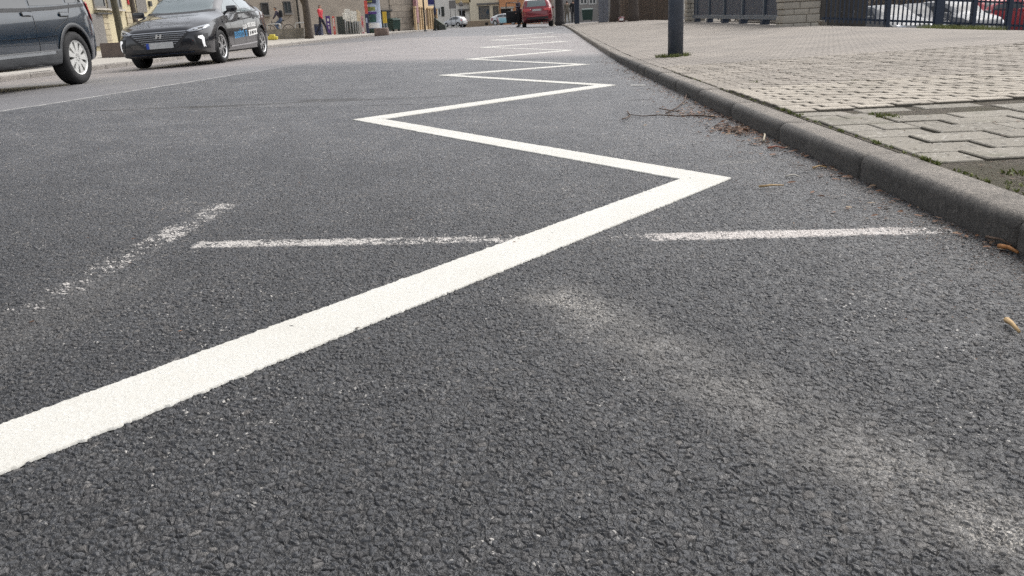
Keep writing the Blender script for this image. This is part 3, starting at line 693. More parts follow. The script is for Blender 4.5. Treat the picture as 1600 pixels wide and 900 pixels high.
# --- black car facing the camera on the far lane
P_BLACK = paint_mat('black_paint', (.010,.011,.015), .2, .22)
y0 = 17.3+1.355; x0 = -7.19; tz = ground_tilt(x0, y0-1.4, y0+1.4)
bk = Car('parked_car', HATCH, P_BLACK, (x0, y0, float(roadz(x0, y0))+.004), .0115, tz, 'black hatchback facing us with lettering on its doors and a grey number plate')
for ax in bk.ax:
    for sx in (1, -1): bk.wheel(ax, sx, 'five')
    bk.arch_trim(ax, .018, M_TRIM)
b0, b1 = bk.ax
bk.decal('windscreen', [(-.64,1.06),(-.40,1.04),(0,1.035),(.40,1.04),(.64,1.06),(.60,1.22),(.52,1.385),(.2,1.405),(-.2,1.405),(-.52,1.385),(-.60,1.22)], M_GLASSL, 'F', .004)
bk.strip('wiper_cowl', [(-.70,1.035),(-.3,1.012),(.3,1.012),(.70,1.035)], .035, M_TRIM, 'F', .006)
bk.decal('side_window', [(-.80,.985),(-.55,1.13),(-.15,1.31),(.12,1.34),(.12,.985)], M_GLASSL, 'L', .004); bk.decal('side_window', [(.17,.99),(.17,1.34),(.6,1.31),(1.05,1.22),(1.0,1.02)], M_GLASSL, 'L', .004)
bk.decal('side_window', [(1.05,1.03),(1.10,1.20),(1.45,1.09),(1.42,1.05)], M_GLASS, 'L', .004)
bk.strip('window_trim', [(-.85,.965),(.1,.97),(1.0,1.0),(1.5,1.04)], .02, M_TRIM, 'L', .006)
bk.decal('rear_window', [(-.6,1.32),(.6,1.32),(.66,1.15),(-.66,1.15)], M_GLASS, 'B', .004)
gr = bk.decal('grille', [(-.58,.625),(-.50,.675),(.50,.675),(.58,.625),(.50,.54),(.36,.40),(.30,.35),(-.30,.35),(-.36,.40),(-.50,.54)], M_TRIM, 'F', .005)
for k in range(7):
    z = .655-.036*k; w = .53-.01*abs(k-1)-.033*max(0, k-1)
    bk.strip('grille_bar', [(-w,z),(-w*.4,z+.004),(w*.4,z+.004),(w,z)], .011, M_CHROME if k in (0,) else simple('dark_chrome', (.30,.31,.33), .35, .5), 'F', .014, gr)
# emblem: slanted letter shape
em = MB(); Me = bk.cast((0,-5,.585), (0,1,0)); 
for poly in ([(-.065,-.04),(-.035,-.04),(-.012,.04),(-.042,.04)], [(.012,-.04),(.042,-.04),(.065,.04),(.035,.04)], [(-.04,-.012),(.035,-.0),(.04,.014),(-.03,.006)]):
    em.prism([(a, b) for a, b in poly], .012, .024, Matrix.Translation((0, Me.y, .585)) @ Matrix.Rotation(R_(90), 4, 'X'))
em.build('emblem', M_HUBCAP, gr)
pb = bk.cast((0,-5,.42), (0,1,0)); pl = MB(); pl.box(-.26, .26, pb.y-.035, pb.y-.02, .365, .475); plate = pl.build('number_plate', M_PLATE, bk.root)
pl = MB(); pl.box(-.26, -.205, pb.y-.038, pb.y-.0352, .367, .473); pl.build('plate_band', M_BLUE, plate)
for sg in (1, -1):
    fl = lambda P: [(sg*a, b) for a, b in P]
    hl = bk.decal('headlight', fl([(.52,.655),(.64,.705),(.83,.755),(.875,.75),(.86,.675),(.74,.64),(.58,.63)]), M_LAMPW, 'F', .006, .006)
    bk.decal('lamp_core', fl([(.62,.665),(.69,.695),(.79,.715),(.79,.685),(.71,.66)]), M_TRIM, 'F', .014, 0, hl)
    bk.decal('daylight_lamp', fl([(.735,.545),(.80,.56),(.825,.51),(.825,.34),(.795,.34),(.79,.48),(.735,.515)]), M_DRL, 'F', .008)
    bk.decal('bumper_corner', fl([(.66,.57),(.86,.59),(.86,.31),(.72,.31)]), M_TRIM, 'F', .004)
bk.decal('lower_grille', [(-.56,.36),(.56,.36),(.50,.27),(-.50,.27)], M_TRIM, 'F', .006); bk.strip('splitter', [(-.62,.265),(0,.255),(.62,.265)], .02, simple('blue_grey_trim', (.03,.045,.075), .35), 'F', .014)
bk.mirror(-.72, 1.03, 1, P_BLACK); bk.mirror(-.72, 1.03, -1, P_BLACK)
bk.strip('door_seam', [(-.62,.93),(-.72,.75),(-.68,.40),(-.60,.30)], .009, M_TRIM, 'L', .003); bk.strip('door_seam', [(.15,.96),(.15,.50),(.12,.32)], .009, M_TRIM, 'L', .003); bk.strip('door_seam', [(1.15,.98),(1.05,.75),(.85,.55),(.82,.36)], .009, M_TRIM, 'L', .003)
bk.strip('sill_strip', [(b0+.50,.305),(.3,.325),(b1-.46,.345)], .028, M_CHROME, 'L', .010)
for y in (-.10, .90): bk.strip('door_handle', [(y,.855),(y+.2,.87)], .035, M_CHROME, 'L', .02)
bk.strip('shoulder_crease', [(b0+.2,.79),(0,.83),(1.2,.90),(1.9,.93)], .022, P_BLACK, 'L', .010)
bk.decal('tail_light', [(1.86,.94),(2.05,.95),(2.15,.88),(1.95,.86)], M_LAMPR, 'L', .005)
# door lettering: rows of small letter strokes (the words are too blurred to read)
def letter_row(y, z, w, hgt, n, mat, slope=.02, parent=None, off=.004):
    cw = w/n; r = random.Random(int(z*1000)+n)
    for k in range(n):
        mb = MB(); a = y+k*cw; zz = z+slope*k*cw/w; s_ = cw*.24; kind = r.choice('nuolhae')
        quads = [[(a, zz), (a+s_, zz), (a+s_, zz+hgt*(1.25 if kind in 'lh' else 1)), (a, zz+hgt*(1.25 if kind in 'lh' else 1))]]
        if kind != 'l': quads.append([(a+cw*.55, zz), (a+cw*.55+s_, zz), (a+cw*.55+s_, zz+hgt), (a+cw*.55, zz+hgt)])
        if kind in 'nhoae': quads.append([(a+s_, zz+hgt*.78), (a+cw*.55, zz+hgt*.78), (a+cw*.55, zz+hgt), (a+s_, zz+hgt)])
        if kind in 'uoae': quads.append([(a+s_, zz), (a+cw*.55, zz), (a+cw*.55, zz+hgt*.22), (a+s_, zz+hgt*.22)])
        if kind in 'ae': quads.append([(a+s_, zz+hgt*.42), (a+cw*.55, zz+hgt*.42), (a+cw*.55, zz+hgt*.58), (a+s_, zz+hgt*.58)])
        for q in quads:
            P = [bk.cast((3, u_, v_), (-1,0,0)) for u_, v_ in q]
            if all(P): mb.add([p+Vector((off,0,0)) for p in P], [(0,1,2,3)])
        mb.build('letter', mat, parent or bk.root)
letter_row(.0, .63, .30, .075, 4, M_LETW); letter_row(.35, .665, .62, .085, 10, M_LETW); letter_row(-.60, .45, .86, .13, 7, M_LETB, .03)
bx = bk.decal('lettering_panel', [(.34,.475),(.98,.51),(.93,.56),(.98,.635),(.36,.60)], M_LETW, 'L', .004); 
letter_row(.42, .51, .46, .06, 7, M_TRIM, .03, bx, .007)

# --- red car further on, tail towards us, front door open
P_RED = paint_mat('red_paint', (.19,.009,.02), .2, .3)
pL, pR = hit(819,43), hit(858,42.3); y0 = 51.5+2.2; x0 = .18
rd = Car('parked_car', SUV, P_RED, (x0, y0, float(roadz(x0, y0))), math.pi, (0, .025, 0), 'red car seen from behind with its driver side door standing open')
for ax in rd.ax:
    for sx in (1, -1): rd.wheel(ax, sx, 'ten')
rd.decal('rear_window', [(-.66,1.50),(.66,1.50),(.74,1.17),(-.74,1.17)], M_GLASSL, 'B', .004); rd.strip('roof_spoiler', [(-.62,1.56),(.62,1.56)], .07, M_WHITE, 'B', .03)
rd.decal('rear_bumper', [(-.86,.36),(.86,.36),(.84,.58),(-.84,.58)], M_TRIM, 'B', .006); rd.strip('bumper_crease', [(-.8,.72),(-.45,.64),(.45,.64),(.8,.72)], .03, simple('rose_trim', (.45,.12,.13), .4), 'B', .008)
for sg in (1, -1): rd.decal('tail_light', [(sg*a, b) for a, b in [(.36,1.03),(.80,1.08),(.84,.96),(.80,.88),(.40,.92)]], M_LAMPR, 'B', .006, .01)
pb = rd.cast((0,5,.97), (0,-1,0)); mb = MB(); mb.box(-.26,.26,pb.y+.012,pb.y+.03,.915,1.025); rd_pl = mb.build('number_plate', M_PLATE, rd.root)
rd.decal('roof_panel', [(-.55,-.3),(.55,-.3),(.58,1.5),(-.58,1.5)], M_WHITE, 'T', .004); rd.mirror(-.85,1.1,1,P_RED); rd.mirror(-.85,1.1,-1,P_RED)
d = MB(); Md = Matrix.Translation((.92,-.95,0)) @ Matrix.Rotation(R_(-62), 4, 'Z'); d.bbox(-.03,.03,0,1.12,.36,1.05,.02,Md)
for a, b in (((0,.05,1.05),(0,.35,1.52)), ((0,.35,1.52),(0,1.05,1.55)), ((0,1.05,1.55),(0,1.10,1.05))): d.tube([Md @ Vector(a), Md @ Vector(b)], .03, 6)
d.build('door', simple('door_lining', (.02,.022,.025), .6), rd.root, )
# --- small cars in the square at the end of the street
def small_car(px, row_y, Y, rz, paint, label, c=SMALL, z=None, group=None, wheels='ten', sides='LR', M_GLASS=M_GLASS):
    p = on(px, Y); 
    if z is not None: p.z = z
    k = Car('parked_car', c, paint, p, rz, (0,0,0), label, group=group)
    for ax in k.ax:
        for sx in (1, -1): k.wheel(ax, sx, wheels)
    for sd in sides:
        if c is SMALL:
            k.decal('side_window', [(-.75,.98),(-.35,1.26),(.1,1.38),(.1,.98)], M_GLASS, sd); k.decal('side_window', [(.16,.98),(.16,1.39),(.9,1.38),(1.35,1.24),(1.25,1.02)], M_GLASS, sd)
        else:
            k.decal('side_window', [(-.80,.985),(-.15,1.31),(.12,1.34),(.12,.985)], M_GLASS, sd); k.decal('side_window', [(.17,.99),(.17,1.34),(1.05,1.22),(1.0,1.02)], M_GLASS, sd)
        k.strip('door_seam', [(.13,.95),(.13,.4)], .012, M_TRIM, sd)
    z1 = 1.36
    k.decal('windscreen', [(-.58,1.34),(.58,1.34),(.68,1.08),(-.68,1.08)], M_GLASS, 'F'); k.decal('rear_window', [(-.56,1.34),(.56,1.34),(.62,1.12),(-.62,1.12)], M_GLASS, 'B')
    for sg in (1, -1):
        k.decal('headlight', [(sg*a, b) for a, b in [(.42,.66),(.68,.76),(.70,.66),(.46,.60)]], M_LAMPW, 'F'); k.decal('tail_light', [(sg*a, b) for a, b in [(.52,1.0),(.70,1.0),(.72,.78),(.56,.80)]], M_LAMPR, 'B')
    k.decal('grille', [(-.34,.58),(.34,.58),(.28,.46),(-.28,.46)], M_TRIM, 'F')
    for sd, s2 in (('F', -1), ('B', 1)):
        h = k.cast((0, s2*5, .50), (0, -s2, 0)); mb = MB(); mb.box(-.26, .26, min(h.y+s2*.01, h.y+s2*.03), max(h.y+s2*.01, h.y+s2*.03), .45, .56); mb.build('number_plate', M_WHITE, k.root)
    k.mirror(-.66, 1.0, 1, paint); k.mirror(-.66, 1.0, -1, paint)
    return k
tg = NT('dull_glass'); tg.base((.03,.034,.038)).p(Roughness=.35); tg.b.inputs['Specular IOR Level'].default_value = .2; M_GLASSD = tg.m
P_WHITE = paint_mat('white_paint', (.50,.51,.52), 0, .3); P_SILV = paint_mat('silver_paint', (.26,.27,.29), .4, .35); P_GREY = paint_mat('dark_grey_paint', (.035,.04,.05), .3, .3)
small_car(712, 44, 132, R_(-128), P_WHITE, 'small white hatchback waiting in front of the white house with the shuttered window')
ry = small_car(793, 40, 115, R_(62), P_WHITE, 'white hatchback with red stripes and a pale blue door panel outside the shop', HATCH)
ry.decal('door_panel', [(-.9,.32),(.6,.32),(.75,.92),(-.9,.90)], simple('pale_blue_foil', (.30,.55,.62), .4), 'R', .006); ry.decal('red_stripe', [(.75,.32),(.9,.32),(1.15,1.0),(1.0,1.0)], P_RED, 'R', .006); ry.decal('red_stripe', [(1.75,.6),(2.0,.6),(2.0,.95),(1.6,.95)], P_RED, 'R', .006)

# ------------------------------------------------------------------ buildings
class Facade:
    """building whose street front runs from A to B; local x along the front, y into the building, z up"""
    def __init__(s, name, A, B, H, D, mat, label, cat='building', base=-1.0):
        d = B-A; s.L = math.hypot(d.x, d.y); a = math.atan2(d.y, d.x)
        s.root = empty(name, (A.x, A.y, A.z), a, label, cat); s.M = Matrix.Translation(A) @ Matrix.Rotation(a, 4, 'Z'); s.I = s.M.inverted()
        mb = MB(); mb.box(0, s.L, 0, D, base, H); s.wall = mb.build('wall', mat, s.root)
    def uz(s, px, py):
        o = s.I @ Vector((0,0,CAM_H)); d = s.I.to_3x3() @ Vector(ray(px, py)); t = -o.y/d.y; p = o+d*t; return p.x, p.z
    def rect(s, x0, y0, x1, y1):
        a, b = s.uz(x0, y1), s.uz(x1, y1); c = s.uz((x0+x1)/2, y0); return min(a[0], b[0]), max(a[0], b[0]), (a[1]+b[1])/2, c[1]
    def panel(s, name, r, mat, d0=-.03, d1=.02, parent=None, label=None):
        mb = MB(); mb.box(r[0], r[1], d0, d1, r[2], r[3]); o = mb.build(name, mat, parent or s.root)
        if label: o['label'] = label
        return o
    def window(s, r, fm, gm, bars=1, fw=.07, sill=None):
        mb = MB(); x0, x1, z0, z1 = r
        mb.box(x0, x1, -.05, .02, z0, z0+fw); mb.box(x0, x1, -.05, .02, z1-fw, z1); mb.box(x0, x0+fw, -.048, .02, z0+fw, z1-fw); mb.box(x1-fw, x1, -.048, .02, z0+fw, z1-fw)
        for k in range(bars): c = x0+(x1-x0)*(k+1)/(bars+1); mb.box(c-fw/2, c+fw/2, -.046, .02, z0+fw, z1-fw)
        w = mb.build('window', fm, s.root); m2 = MB(); m2.box(x0+.01, x1-.01, -.02, .015, z0+.01, z1-.01); m2.build('pane', gm, w)
        if sill: m3 = MB(); m3.box(x0-.06, x1+.06, -.14, .0, z0-.07, z0-.003); m3.build('sill', sill, w)
        return w
def plaster(name, c, var=.12, seams=None, stain=(.09,.08,.07), st=.45):
    t = NT(name); P = t.sep(t.co); n = t.noise(.9, 6, .65)
    col = t.mix(1.0, t.ramp(n, [(.3, (1-var,)*3), (.7, (1+var,)*3)]), c, 'MULTIPLY'); col = t.mix(t.math('MULTIPLY', t.mr(t.noise(.5, 6, .7), .52, .75), st), col, stain)
    if seams:
        br = t.n('ShaderNodeTexBrick'); t.set(br.inputs['Vector'], t.comb(P[0], P[2], 0.0)); br.inputs['Scale'].default_value = 1; br.inputs['Brick Width'].default_value = seams[0]; br.inputs['Row Height'].default_value = seams[1]; br.inputs['Mortar Size'].default_value = .018
        t.set(br.inputs['Color1'], (.8,.8,.8)); t.set(br.inputs['Color2'], (1.1,1.08,1.05)); t.set(br.inputs['Mortar'], (.45,.43,.41)); col = t.mix(1.0, col, br.outputs[0], 'MULTIPLY')
    t.base(col).p(Roughness=.92); t.bump(t.noise(18, 5, .7), .012, .6); return t.m
W_PALE = plaster('pale_yellow_plaster', (.52,.46,.31), .06, st=.12); W_BROWN = plaster('brown_plaster', (.30,.262,.22), .14, st=.3); W_CREAM = plaster('cream_plaster', (.50,.37,.22), .08, st=.15)
W_WHITE = plaster('white_plaster', (.78,.75,.69), .05, st=.12); W_YEL = plaster('cream_shop_plaster', (.76,.68,.52), .05, st=.1); W_ORG = plaster('orange_plaster', (.62,.30,.15), .06, st=.1)
W_STONE = plaster('rough_block_wall', (.30,.265,.225), .2, (.9,.42)); W_GREY = plaster('grey_render', (.36,.34,.32), .08)
M_WFRAME = simple('window_frame_white', (.66,.65,.62), .5, var=.05); M_DFRAME = simple('window_frame_dark', (.06,.06,.06), .5); M_PANE = glass_mat('window_pane', (.05,.06,.065)); M_PANEB = glass_mat('shop_pane', (.02,.055,.09)); M_SILL = simple('sill_stone', (.45,.42,.37), .8)
M_DOORG = simple('grey_door', (.17,.16,.15), .6); M_DARK = simple('dark_opening', (.025,.023,.022), .9); M_BROWNW = simple('dark_wood', (.05,.036,.028), .8, var=.3); M_ROOF = simple('roof_tile', (.16,.07,.05), .85, var=.25)
M_STEEL = simple('grey_steel', (.20,.21,.225), .45, .4); M_GALV = simple('galvanised_steel', (.42,.43,.44), .45, .6); M_SLATE = simple('slate_blue_paint', (.017,.029,.054), .5, .0, var=.1); M_SLATEL = simple('slate_edge_paint', (.105,.125,.15), .5, var=.1)

def gp(x, y): return Vector((x, y, float(gz(x, y))))
b1 = Facade('yellow_house', gp(-17.0, 22), gp(-17.0, 50.5), 9, 10, W_PALE, 'pale yellow house with grey sash windows behind the parked cars')
mb = MB(); mb.prism([(-.4,8.9),(5,13),(10.4,8.9)], -.3, b1.L+.3, Matrix(((0,0,1,0),(1,0,0,0),(0,1,0,0),(0,0,0,1)))); mb.build('roof', M_ROOF, b1.root)
for r in ((146.5,-22,165,13), (168,-22,190,14.5)): b1.window(b1.rect(*r), M_DOORG, M_PANE, 0, .09, M_SILL)
for r in ((60,-22,84,22), (100,-22,124,18)): b1.window(b1.rect(*r), M_DOORG, M_PANE, 1, .09, M_SILL)
for px in (247, 275, 303, 331): b1.window(b1.rect(px,-26,px+13,3), M_DOORG, M_PANE, 1, .09, M_SILL)
b1.panel('door', b1.rect(214,-30,229.5,19), M_DOORG, -.04); b1.panel('gate_panel', b1.rect(148,22,166,72), simple('weathered_grey_board', (.20,.19,.18), .8), -.08); b1.panel('coping', b1.rect(147,20,169,22.5), M_DFRAME, -.16)
W_QUOIN = plaster('pale_stone_blocks', (.48,.42,.30), .1, (.5,.22)); b1.panel('quoin', b1.rect(166.5,22,176,74), W_QUOIN, -.05); b1.panel('quoin', b1.rect(200,18,214,45), W_QUOIN, -.05); b1.panel('notice', b1.rect(199,-8,204.5,7), simple('red_enamel', (.42,.03,.04), .4), -.06); b1.panel('letterbox', b1.rect(232,2,235,10), M_DFRAME, -.1)

b2 = Facade('brown_house', gp(-17.0, 51.5), gp(-8.65, 62.5), 10, 9, W_BROWN, 'long brown plastered house with a stained wall and small dark windows')
mb = MB(); mb.prism([(-.4,9.9),(4.5,13),(9.4,9.9)], -.3, b2.L+.3, Matrix(((0,0,1,0),(1,0,0,0),(0,1,0,0),(0,0,0,1)))); mb.build('roof', M_ROOF, b2.root)
b2.window(b2.rect(444,2,455.5,21), M_DFRAME, M_PANE, 1, .06, M_DOORG); b2.window(b2.rect(409,4,421,24), M_DFRAME, M_DARK, 0, .06, M_DOORG)
for px in (480, 520, 556): b2.window(b2.rect(px,-45,px+12,-20), M_DFRAME, M_PANE, 1, .06, M_SILL)
b2.panel('lower_wall', b2.rect(612,-6,655,50), W_STONE, -.06); b2.panel('door', b2.rect(598,17,610.5,51), simple('dark_teal_door', (.022,.035,.04), .6), -.05); b2.panel('lintel', b2.rect(595,15.5,611.5,17.5), M_DFRAME, -.12); b2.panel('plinth', b2.rect(400,44,597,62), W_STONE, -.07)
mb = MB(); x0, _ = b2.uz(464,20); mb.tube([(x0,-.12,.2),(x0,-.12,9.8)], .06, 8); mb.build('downpipe', M_DFRAME, b2.root)

b3 = Facade('cream_house', gp(-8.55, 62.8), Vector((on(681.5,74).x, 74, float(gz(-8.55,62.8)))), 9, 8, W_CREAM, 'cream house front with a row of narrow pilasters')
xs_ = [b3.uz(p, 30)[0] for p in (647,651,654.5,658,661.5,667.5,671,674.5,678,681)]
for k, x in enumerate(xs_): 
    z0, z1 = 0, b3.uz(660, 14)[1]; mb = MB(); w = .30 if k % 2 == 0 else .22; mb.box(x-w/2, x+w/2, -.16, -.002, -.2, z1); mb.box(x-w/2-.04, x+w/2+.04, -.19, -.004, z1, z1+.12); mb.build('pilaster', W_CREAM, b3.root)
for a, b in zip(xs_[:-1], xs_[1:]): b3.panel('recess', (a+.17, b-.17, .3, z1-.05), simple('recess_brown', (.12,.075,.05), .8), -.02)
b3.panel('poster', (xs_[0]+.2, xs_[1]-.05, .5, 2.6), simple('torn_poster', (.30,.16,.17), .8, var=.6, scale=5), -.20)

def far_facade(name, p0, p1, Y, H, mat, label, D=8):
    A = on(p0, Y); B = on(p1, Y); A.z = B.z = float(roadz(-4, 80))+.02; return Facade(name, A, B, H, D, mat, label)
b4 = far_facade('white_house', 676, 735, 140, 9, W_WHITE, 'white house with a dark shutter and a dark doorway across the square')
mb = MB(); mb.prism([(-.4,8.9),(4,12.5),(8.4,8.9)], -.3, b4.L+.3, Matrix(((0,0,1,0),(1,0,0,0),(0,1,0,0),(0,0,0,1)))); mb.build('roof', M_ROOF, b4.root)
w = b4.window(b4.rect(684,11,690,25), M_WFRAME, M_PANE, 0, .2); b4.panel('shutter', b4.rect(690.2,10.5,694.5,25.5), simple('dark_green_shutter', (.03,.035,.03), .6), -.09)
b4.panel('door', b4.rect(719,16,728,43), M_DARK, -.03); b4.panel('lintel', b4.rect(716,14,734,16.5), M_DOORG, -.5); b4.panel('balcony', b4.rect(712,-6,736,4.5), simple('balcony_yellow', (.55,.42,.22), .8), -1.0)
b5 = far_facade('shop_house', 735.5, 781.3, 139, 9, W_YEL, 'cream shop house with two dark display windows')
mb = MB(); mb.prism([(-.4,8.9),(4,12.5),(8.4,8.9)], -.3, b5.L+.3, Matrix(((0,0,1,0),(1,0,0,0),(0,1,0,0),(0,0,0,1)))); mb.build('roof', M_ROOF, b5.root)
b5.window(b5.rect(748.5,9.5,765.5,30), M_DFRAME, M_PANEB, 0, .12); b5.window(b5.rect(771,9.5,779.3,29), M_DFRAME, M_PANEB, 0, .12); b5.panel('cornice', b5.rect(745,4.5,782,7), M_DOORG, -.4); b5.panel('plinth', b5.rect(728,32,782,45), simple('tan_plinth', (.36,.28,.20), .85), -.1); b5.panel('cellar_opening', b5.rect(758,35,763,39), M_DARK, -.12)
b6 = far_facade('orange_house', 781.8, 868, 138, 9, W_ORG, 'orange house with a dark garage opening behind the red car')
mb = MB(); mb.prism([(-.4,8.9),(4,12.5),(8.4,8.9)], -.3, b6.L+.3, Matrix(((0,0,1,0),(1,0,0,0),(0,1,0,0),(0,0,0,1)))); mb.build('roof', M_ROOF, b6.root)
b6.panel('garage_opening', b6.rect(783.5,14,799,33), M_DARK, -.03); b6.panel('beam', b6.rect(782.5,10.5,803,13.5), M_SILL, -.25); b6.panel('post', b6.rect(799.6,13.7,802,40), M_WFRAME, -.2); b6.panel('post', b6.rect(845,0,848,40), M_WFRAME, -.2); b6.panel('rose_wall', b6.rect(849,-10,867,40), simple('rose_plaster', (.36,.20,.18), .9), -.04)
b7 = far_facade('pale_house', 868.5, 1010, 125, 9, W_GREY, 'pale house with white window frames beyond the pedestrians')
mb = MB(); mb.prism([(-.4,8.9),(4,12.5),(8.4,8.9)], -.3, b7.L+.3, Matrix(((0,0,1,0),(1,0,0,0),(0,1,0,0),(0,0,0,1)))); mb.build('roof', M_ROOF, b7.root)
for r in ((906,-10,918,7), (920,-10,932,7), (936,-10,948,7), (870,-10,880,7)): b7.window(b7.rect(*r), M_WFRAME, M_PANE, 1, .18)
b7.panel('door', b7.rect(884,6,892,34), M_WFRAME, -.05)

# ------------------------------------------------------------------ trees
def bark(name, c): 
    t = NT(name); P = t.sep(t.co); n = t.noise(6, 6, .7, t.comb(t.math('MULTIPLY', P[0], 4), t.math('MULTIPLY', P[1], 4), P[2]))
    t.base(t.mix(1.0, t.ramp(n, [(.3, (.55,.55,.55)), (.7, (1.35,1.33,1.3))]), c, 'MULTIPLY')).p(Roughness=.95); t.bump(n, .03); return t.m
M_BARK = bark('bark', (.085,.070,.058)); M_BARKG = bark('mossy_bark', (.085,.078,.052)); M_TWIG = simple('twig_bark', (.075,.060,.048), .9)
def bare_tree(p, r, h, label, mat=M_BARK, lean=(0,0), fork=None, seed=1, group=None, flare=1.35, levels=3):
    rr = random.Random(seed); root = empty('street_tree', p, 0, label, 'tree', group)
    mb = MB(); top = Vector((lean[0]*h, lean[1]*h, h)); n = 12; pts = []; rad = []
    for k in range(n):
        f = k/(n-1); pts.append(Vector((top.x*f+rr.gauss(0,.012)*h*.1, top.y*f+rr.gauss(0,.012)*h*.1, -.15+(h+.15)*f))); rad.append(r*((1-.35*f) + (flare-1)*max(0, 1-f*h/.5)))
    mb.tube(pts, rad, 12); mb.build('trunk', mat, root)
    br = MB()
    def grow(a, d, L, rad0, lv):
        q = [a]; dd = d.copy(); m = 5
        for k in range(m):
            dd = (dd + Vector((rr.gauss(0,.16), rr.gauss(0,.16), rr.gauss(.06,.12)))).normalized(); q.append(q[-1]+dd*L/m)
        br.tube(q, [rad0*(1-.65*k/m) for k in range(m+1)], 5 if lv < 2 else 7, False)
        if lv > 0:
            for k in range(5):
                i = rr.randint(2, m); e = (dd + Vector((rr.gauss(0,.6), rr.gauss(0,.6), rr.gauss(.15,.3)))).normalized(); grow(q[i], e, L*rr.uniform(.5,.75), rad0*.42, lv-1)
    forks = fork or [(1.0, (rr.gauss(0,.5), rr.gauss(0,.5), 1)) for _ in range(5)]
    for f, d in forks: grow(Vector((top.x*f, top.y*f, h*f)), Vector(d).normalized(), h*.8, r*.5, levels)
    br.build('crown', M_TWIG if mat is not M_BARKG else mat, root); return root
p = on(187, 27.5); bare_tree(p, .115, 4.5, 'slim mossy trunk standing beside the long brown planter', M_BARKG, (-.03,.0), seed=3, flare=1.0)
p = on(214, 34); bare_tree(p, .11, 4.5, 'thin dark trunk in front of the grey door of the yellow house', M_BARK, (-.02,0), seed=4, flare=1.0)
p = on(481.5, 42.3); bare_tree(p, .20, 3.4, 'thick brown street tree forking low beside the concrete planter', M_BARK, (-.01,0), [(.42, (-.55,.1,1)), (.55, (.45,.1,1.1)), (.8, (-.3,0,1)), (1, (.1,0,1)), (.95,(-.6,.3,1))], 5, flare=1.25)
p = on(875, 62); bare_tree(p, .33, 5, 'stout dark trunk with flared foot at the kerb beyond the red car', bark('dark_bark', (.045,.042,.045)), seed=6, flare=1.5)
for k, (px, Y, r, lab, ln) in enumerate([(960.5,50,.30,'left one of two brown trunks behind the grey cabinet',(.03,0)), (990,47,.28,'right one of two brown trunks behind the grey cabinet',(-.01,0))]):
    bare_tree(on(px, Y), r, 5, lab, bark('brown_bark', (.075,.062,.055)), ln, seed=10+k, flare=1.15, group='brown trunks by the far pavement')

# wooded bank beyond the car park; unseen right-hand stretch added to darken car reflections
xs = np.linspace(16, 120, 40); ys_ = np.linspace(-60, 130, 60); XS, YS = np.meshgrid(xs, ys_); dist = np.maximum(XS-46, YS-66)
ZS = -1.1 + np.clip(dist, 0, 30)*.55 + np.sin(XS*.9)*.2+np.sin(YS*.7)*.2 - .3*(dist < 0)
grid('bank', XS, YS, np.where(dist < -1, -1.6, ZS), simple('leaf_litter', (.085,.068,.052), .95, var=.35, scale=1.5), 'structure')
tw = MB(); rr = random.Random(21)
for k in range(900):
    Y = rr.uniform(58, 72); x = rr.uniform(14, 48); z = -1.1+max(0, Y-66)*.5; h = rr.uniform(2.5, 7); a = Vector((x, Y, z)); q = [a]
    d = Vector((rr.gauss(0,.18), rr.gauss(0,.12), 1)).normalized()
    for i in range(4): d = (d+Vector((rr.gauss(0,.12), rr.gauss(0,.1), .05))).normalized(); q.append(q[-1]+d*h/4)
    r0 = rr.uniform(.015, .07); tw.tube(q, [r0, r0*.8, r0*.6, r0*.4, r0*.2], 4, False)
    for i in range(3):
        b = q[rr.randint(1,3)]; e = Vector((rr.gauss(0,.7), rr.gauss(0,.4), rr.uniform(.2,1))).normalized(); tw.tube([b, b+e*h*.15, b+e*h*.15+Vector((e.x*.5, e.y*.5, .8))*h*.12], [r0*.4, r0*.3, r0*.1], 3, False)
tag(tw.build('bare_wood', M_TWIG), 'mass of bare brown trunks and twigs beyond the sunken car park', 'woodland', kind='stuff')

# ------------------------------------------------------------------ gate, pillars, fences on the right
M_PILLAR = plaster('split_stone', (.33,.305,.262), .28, st=.35)
def pillar(x, y, w, d, h, label):
    z = float(gz(x+.02, y)); root = empty('gate_pillar', (x, y, z), 0, label, 'pillar'); rr = random.Random(int(y*10)); mb = MB(); zz = -.1; k = 0
    while zz < h:
        hh = rr.uniform(.13, .20); cut = rr.uniform(.35, .65)*w; ex = [rr.uniform(0, .045) for _ in range(4)]
        c2 = cut*rr.uniform(.4,.6)
        for a, b in (((0, cut-.006), (cut+.006, w)) if k % 2 else ((0, c2-.006), (c2+.006, cut+.1), (cut+.112, w))):
            mb.bbox(a-(ex[0] if a == 0 else 0), b+(ex[1] if b == w else 0), -d/2-ex[2], d/2+ex[3], zz+.007, min(zz+hh, h)-.007, .018)
        zz += hh; k += 1
    o = mb.build('stonework', M_PILLAR, root); autosmooth(o, 60); m2 = MB(); m2.box(.01, w-.01, -d/2+.012, d/2-.012, -.2, h-.02); m2.build('mortar_core', simple('mortar', (.22,.20,.17), .95), root)
    m3 = MB(); m3.bbox(-.08, w+.08, -d/2-.08, d/2+.08, h, h+.1, .02); m3.build('cap_stone', M_PILLAR, root); return root
pillar(5.93, 21.25, .80, .62, 1.75, 'pale stone gate pillar between the slate gate and the barred fence'); pillar(6.10, 35.4, .7, .62, 1.75, 'pale stone gate pillar at the far end of the slate gate')
gy0, gy1 = 21.65, 34.95; gx = 6.32; zg = lambda y: float(walkr(gx, y)); gz0 = zg(gy0); gzr = lambda y: gz0+.13+(y-gy0)*(zg(gy1)-gz0)/(gy1-gy0)
gt = empty('sliding_gate', (gx, gy0, gz0), 0, 'long slate blue sliding gate with sheet panels and upright bars', 'gate')
L0 = Vector((gx, gy0, gz0))
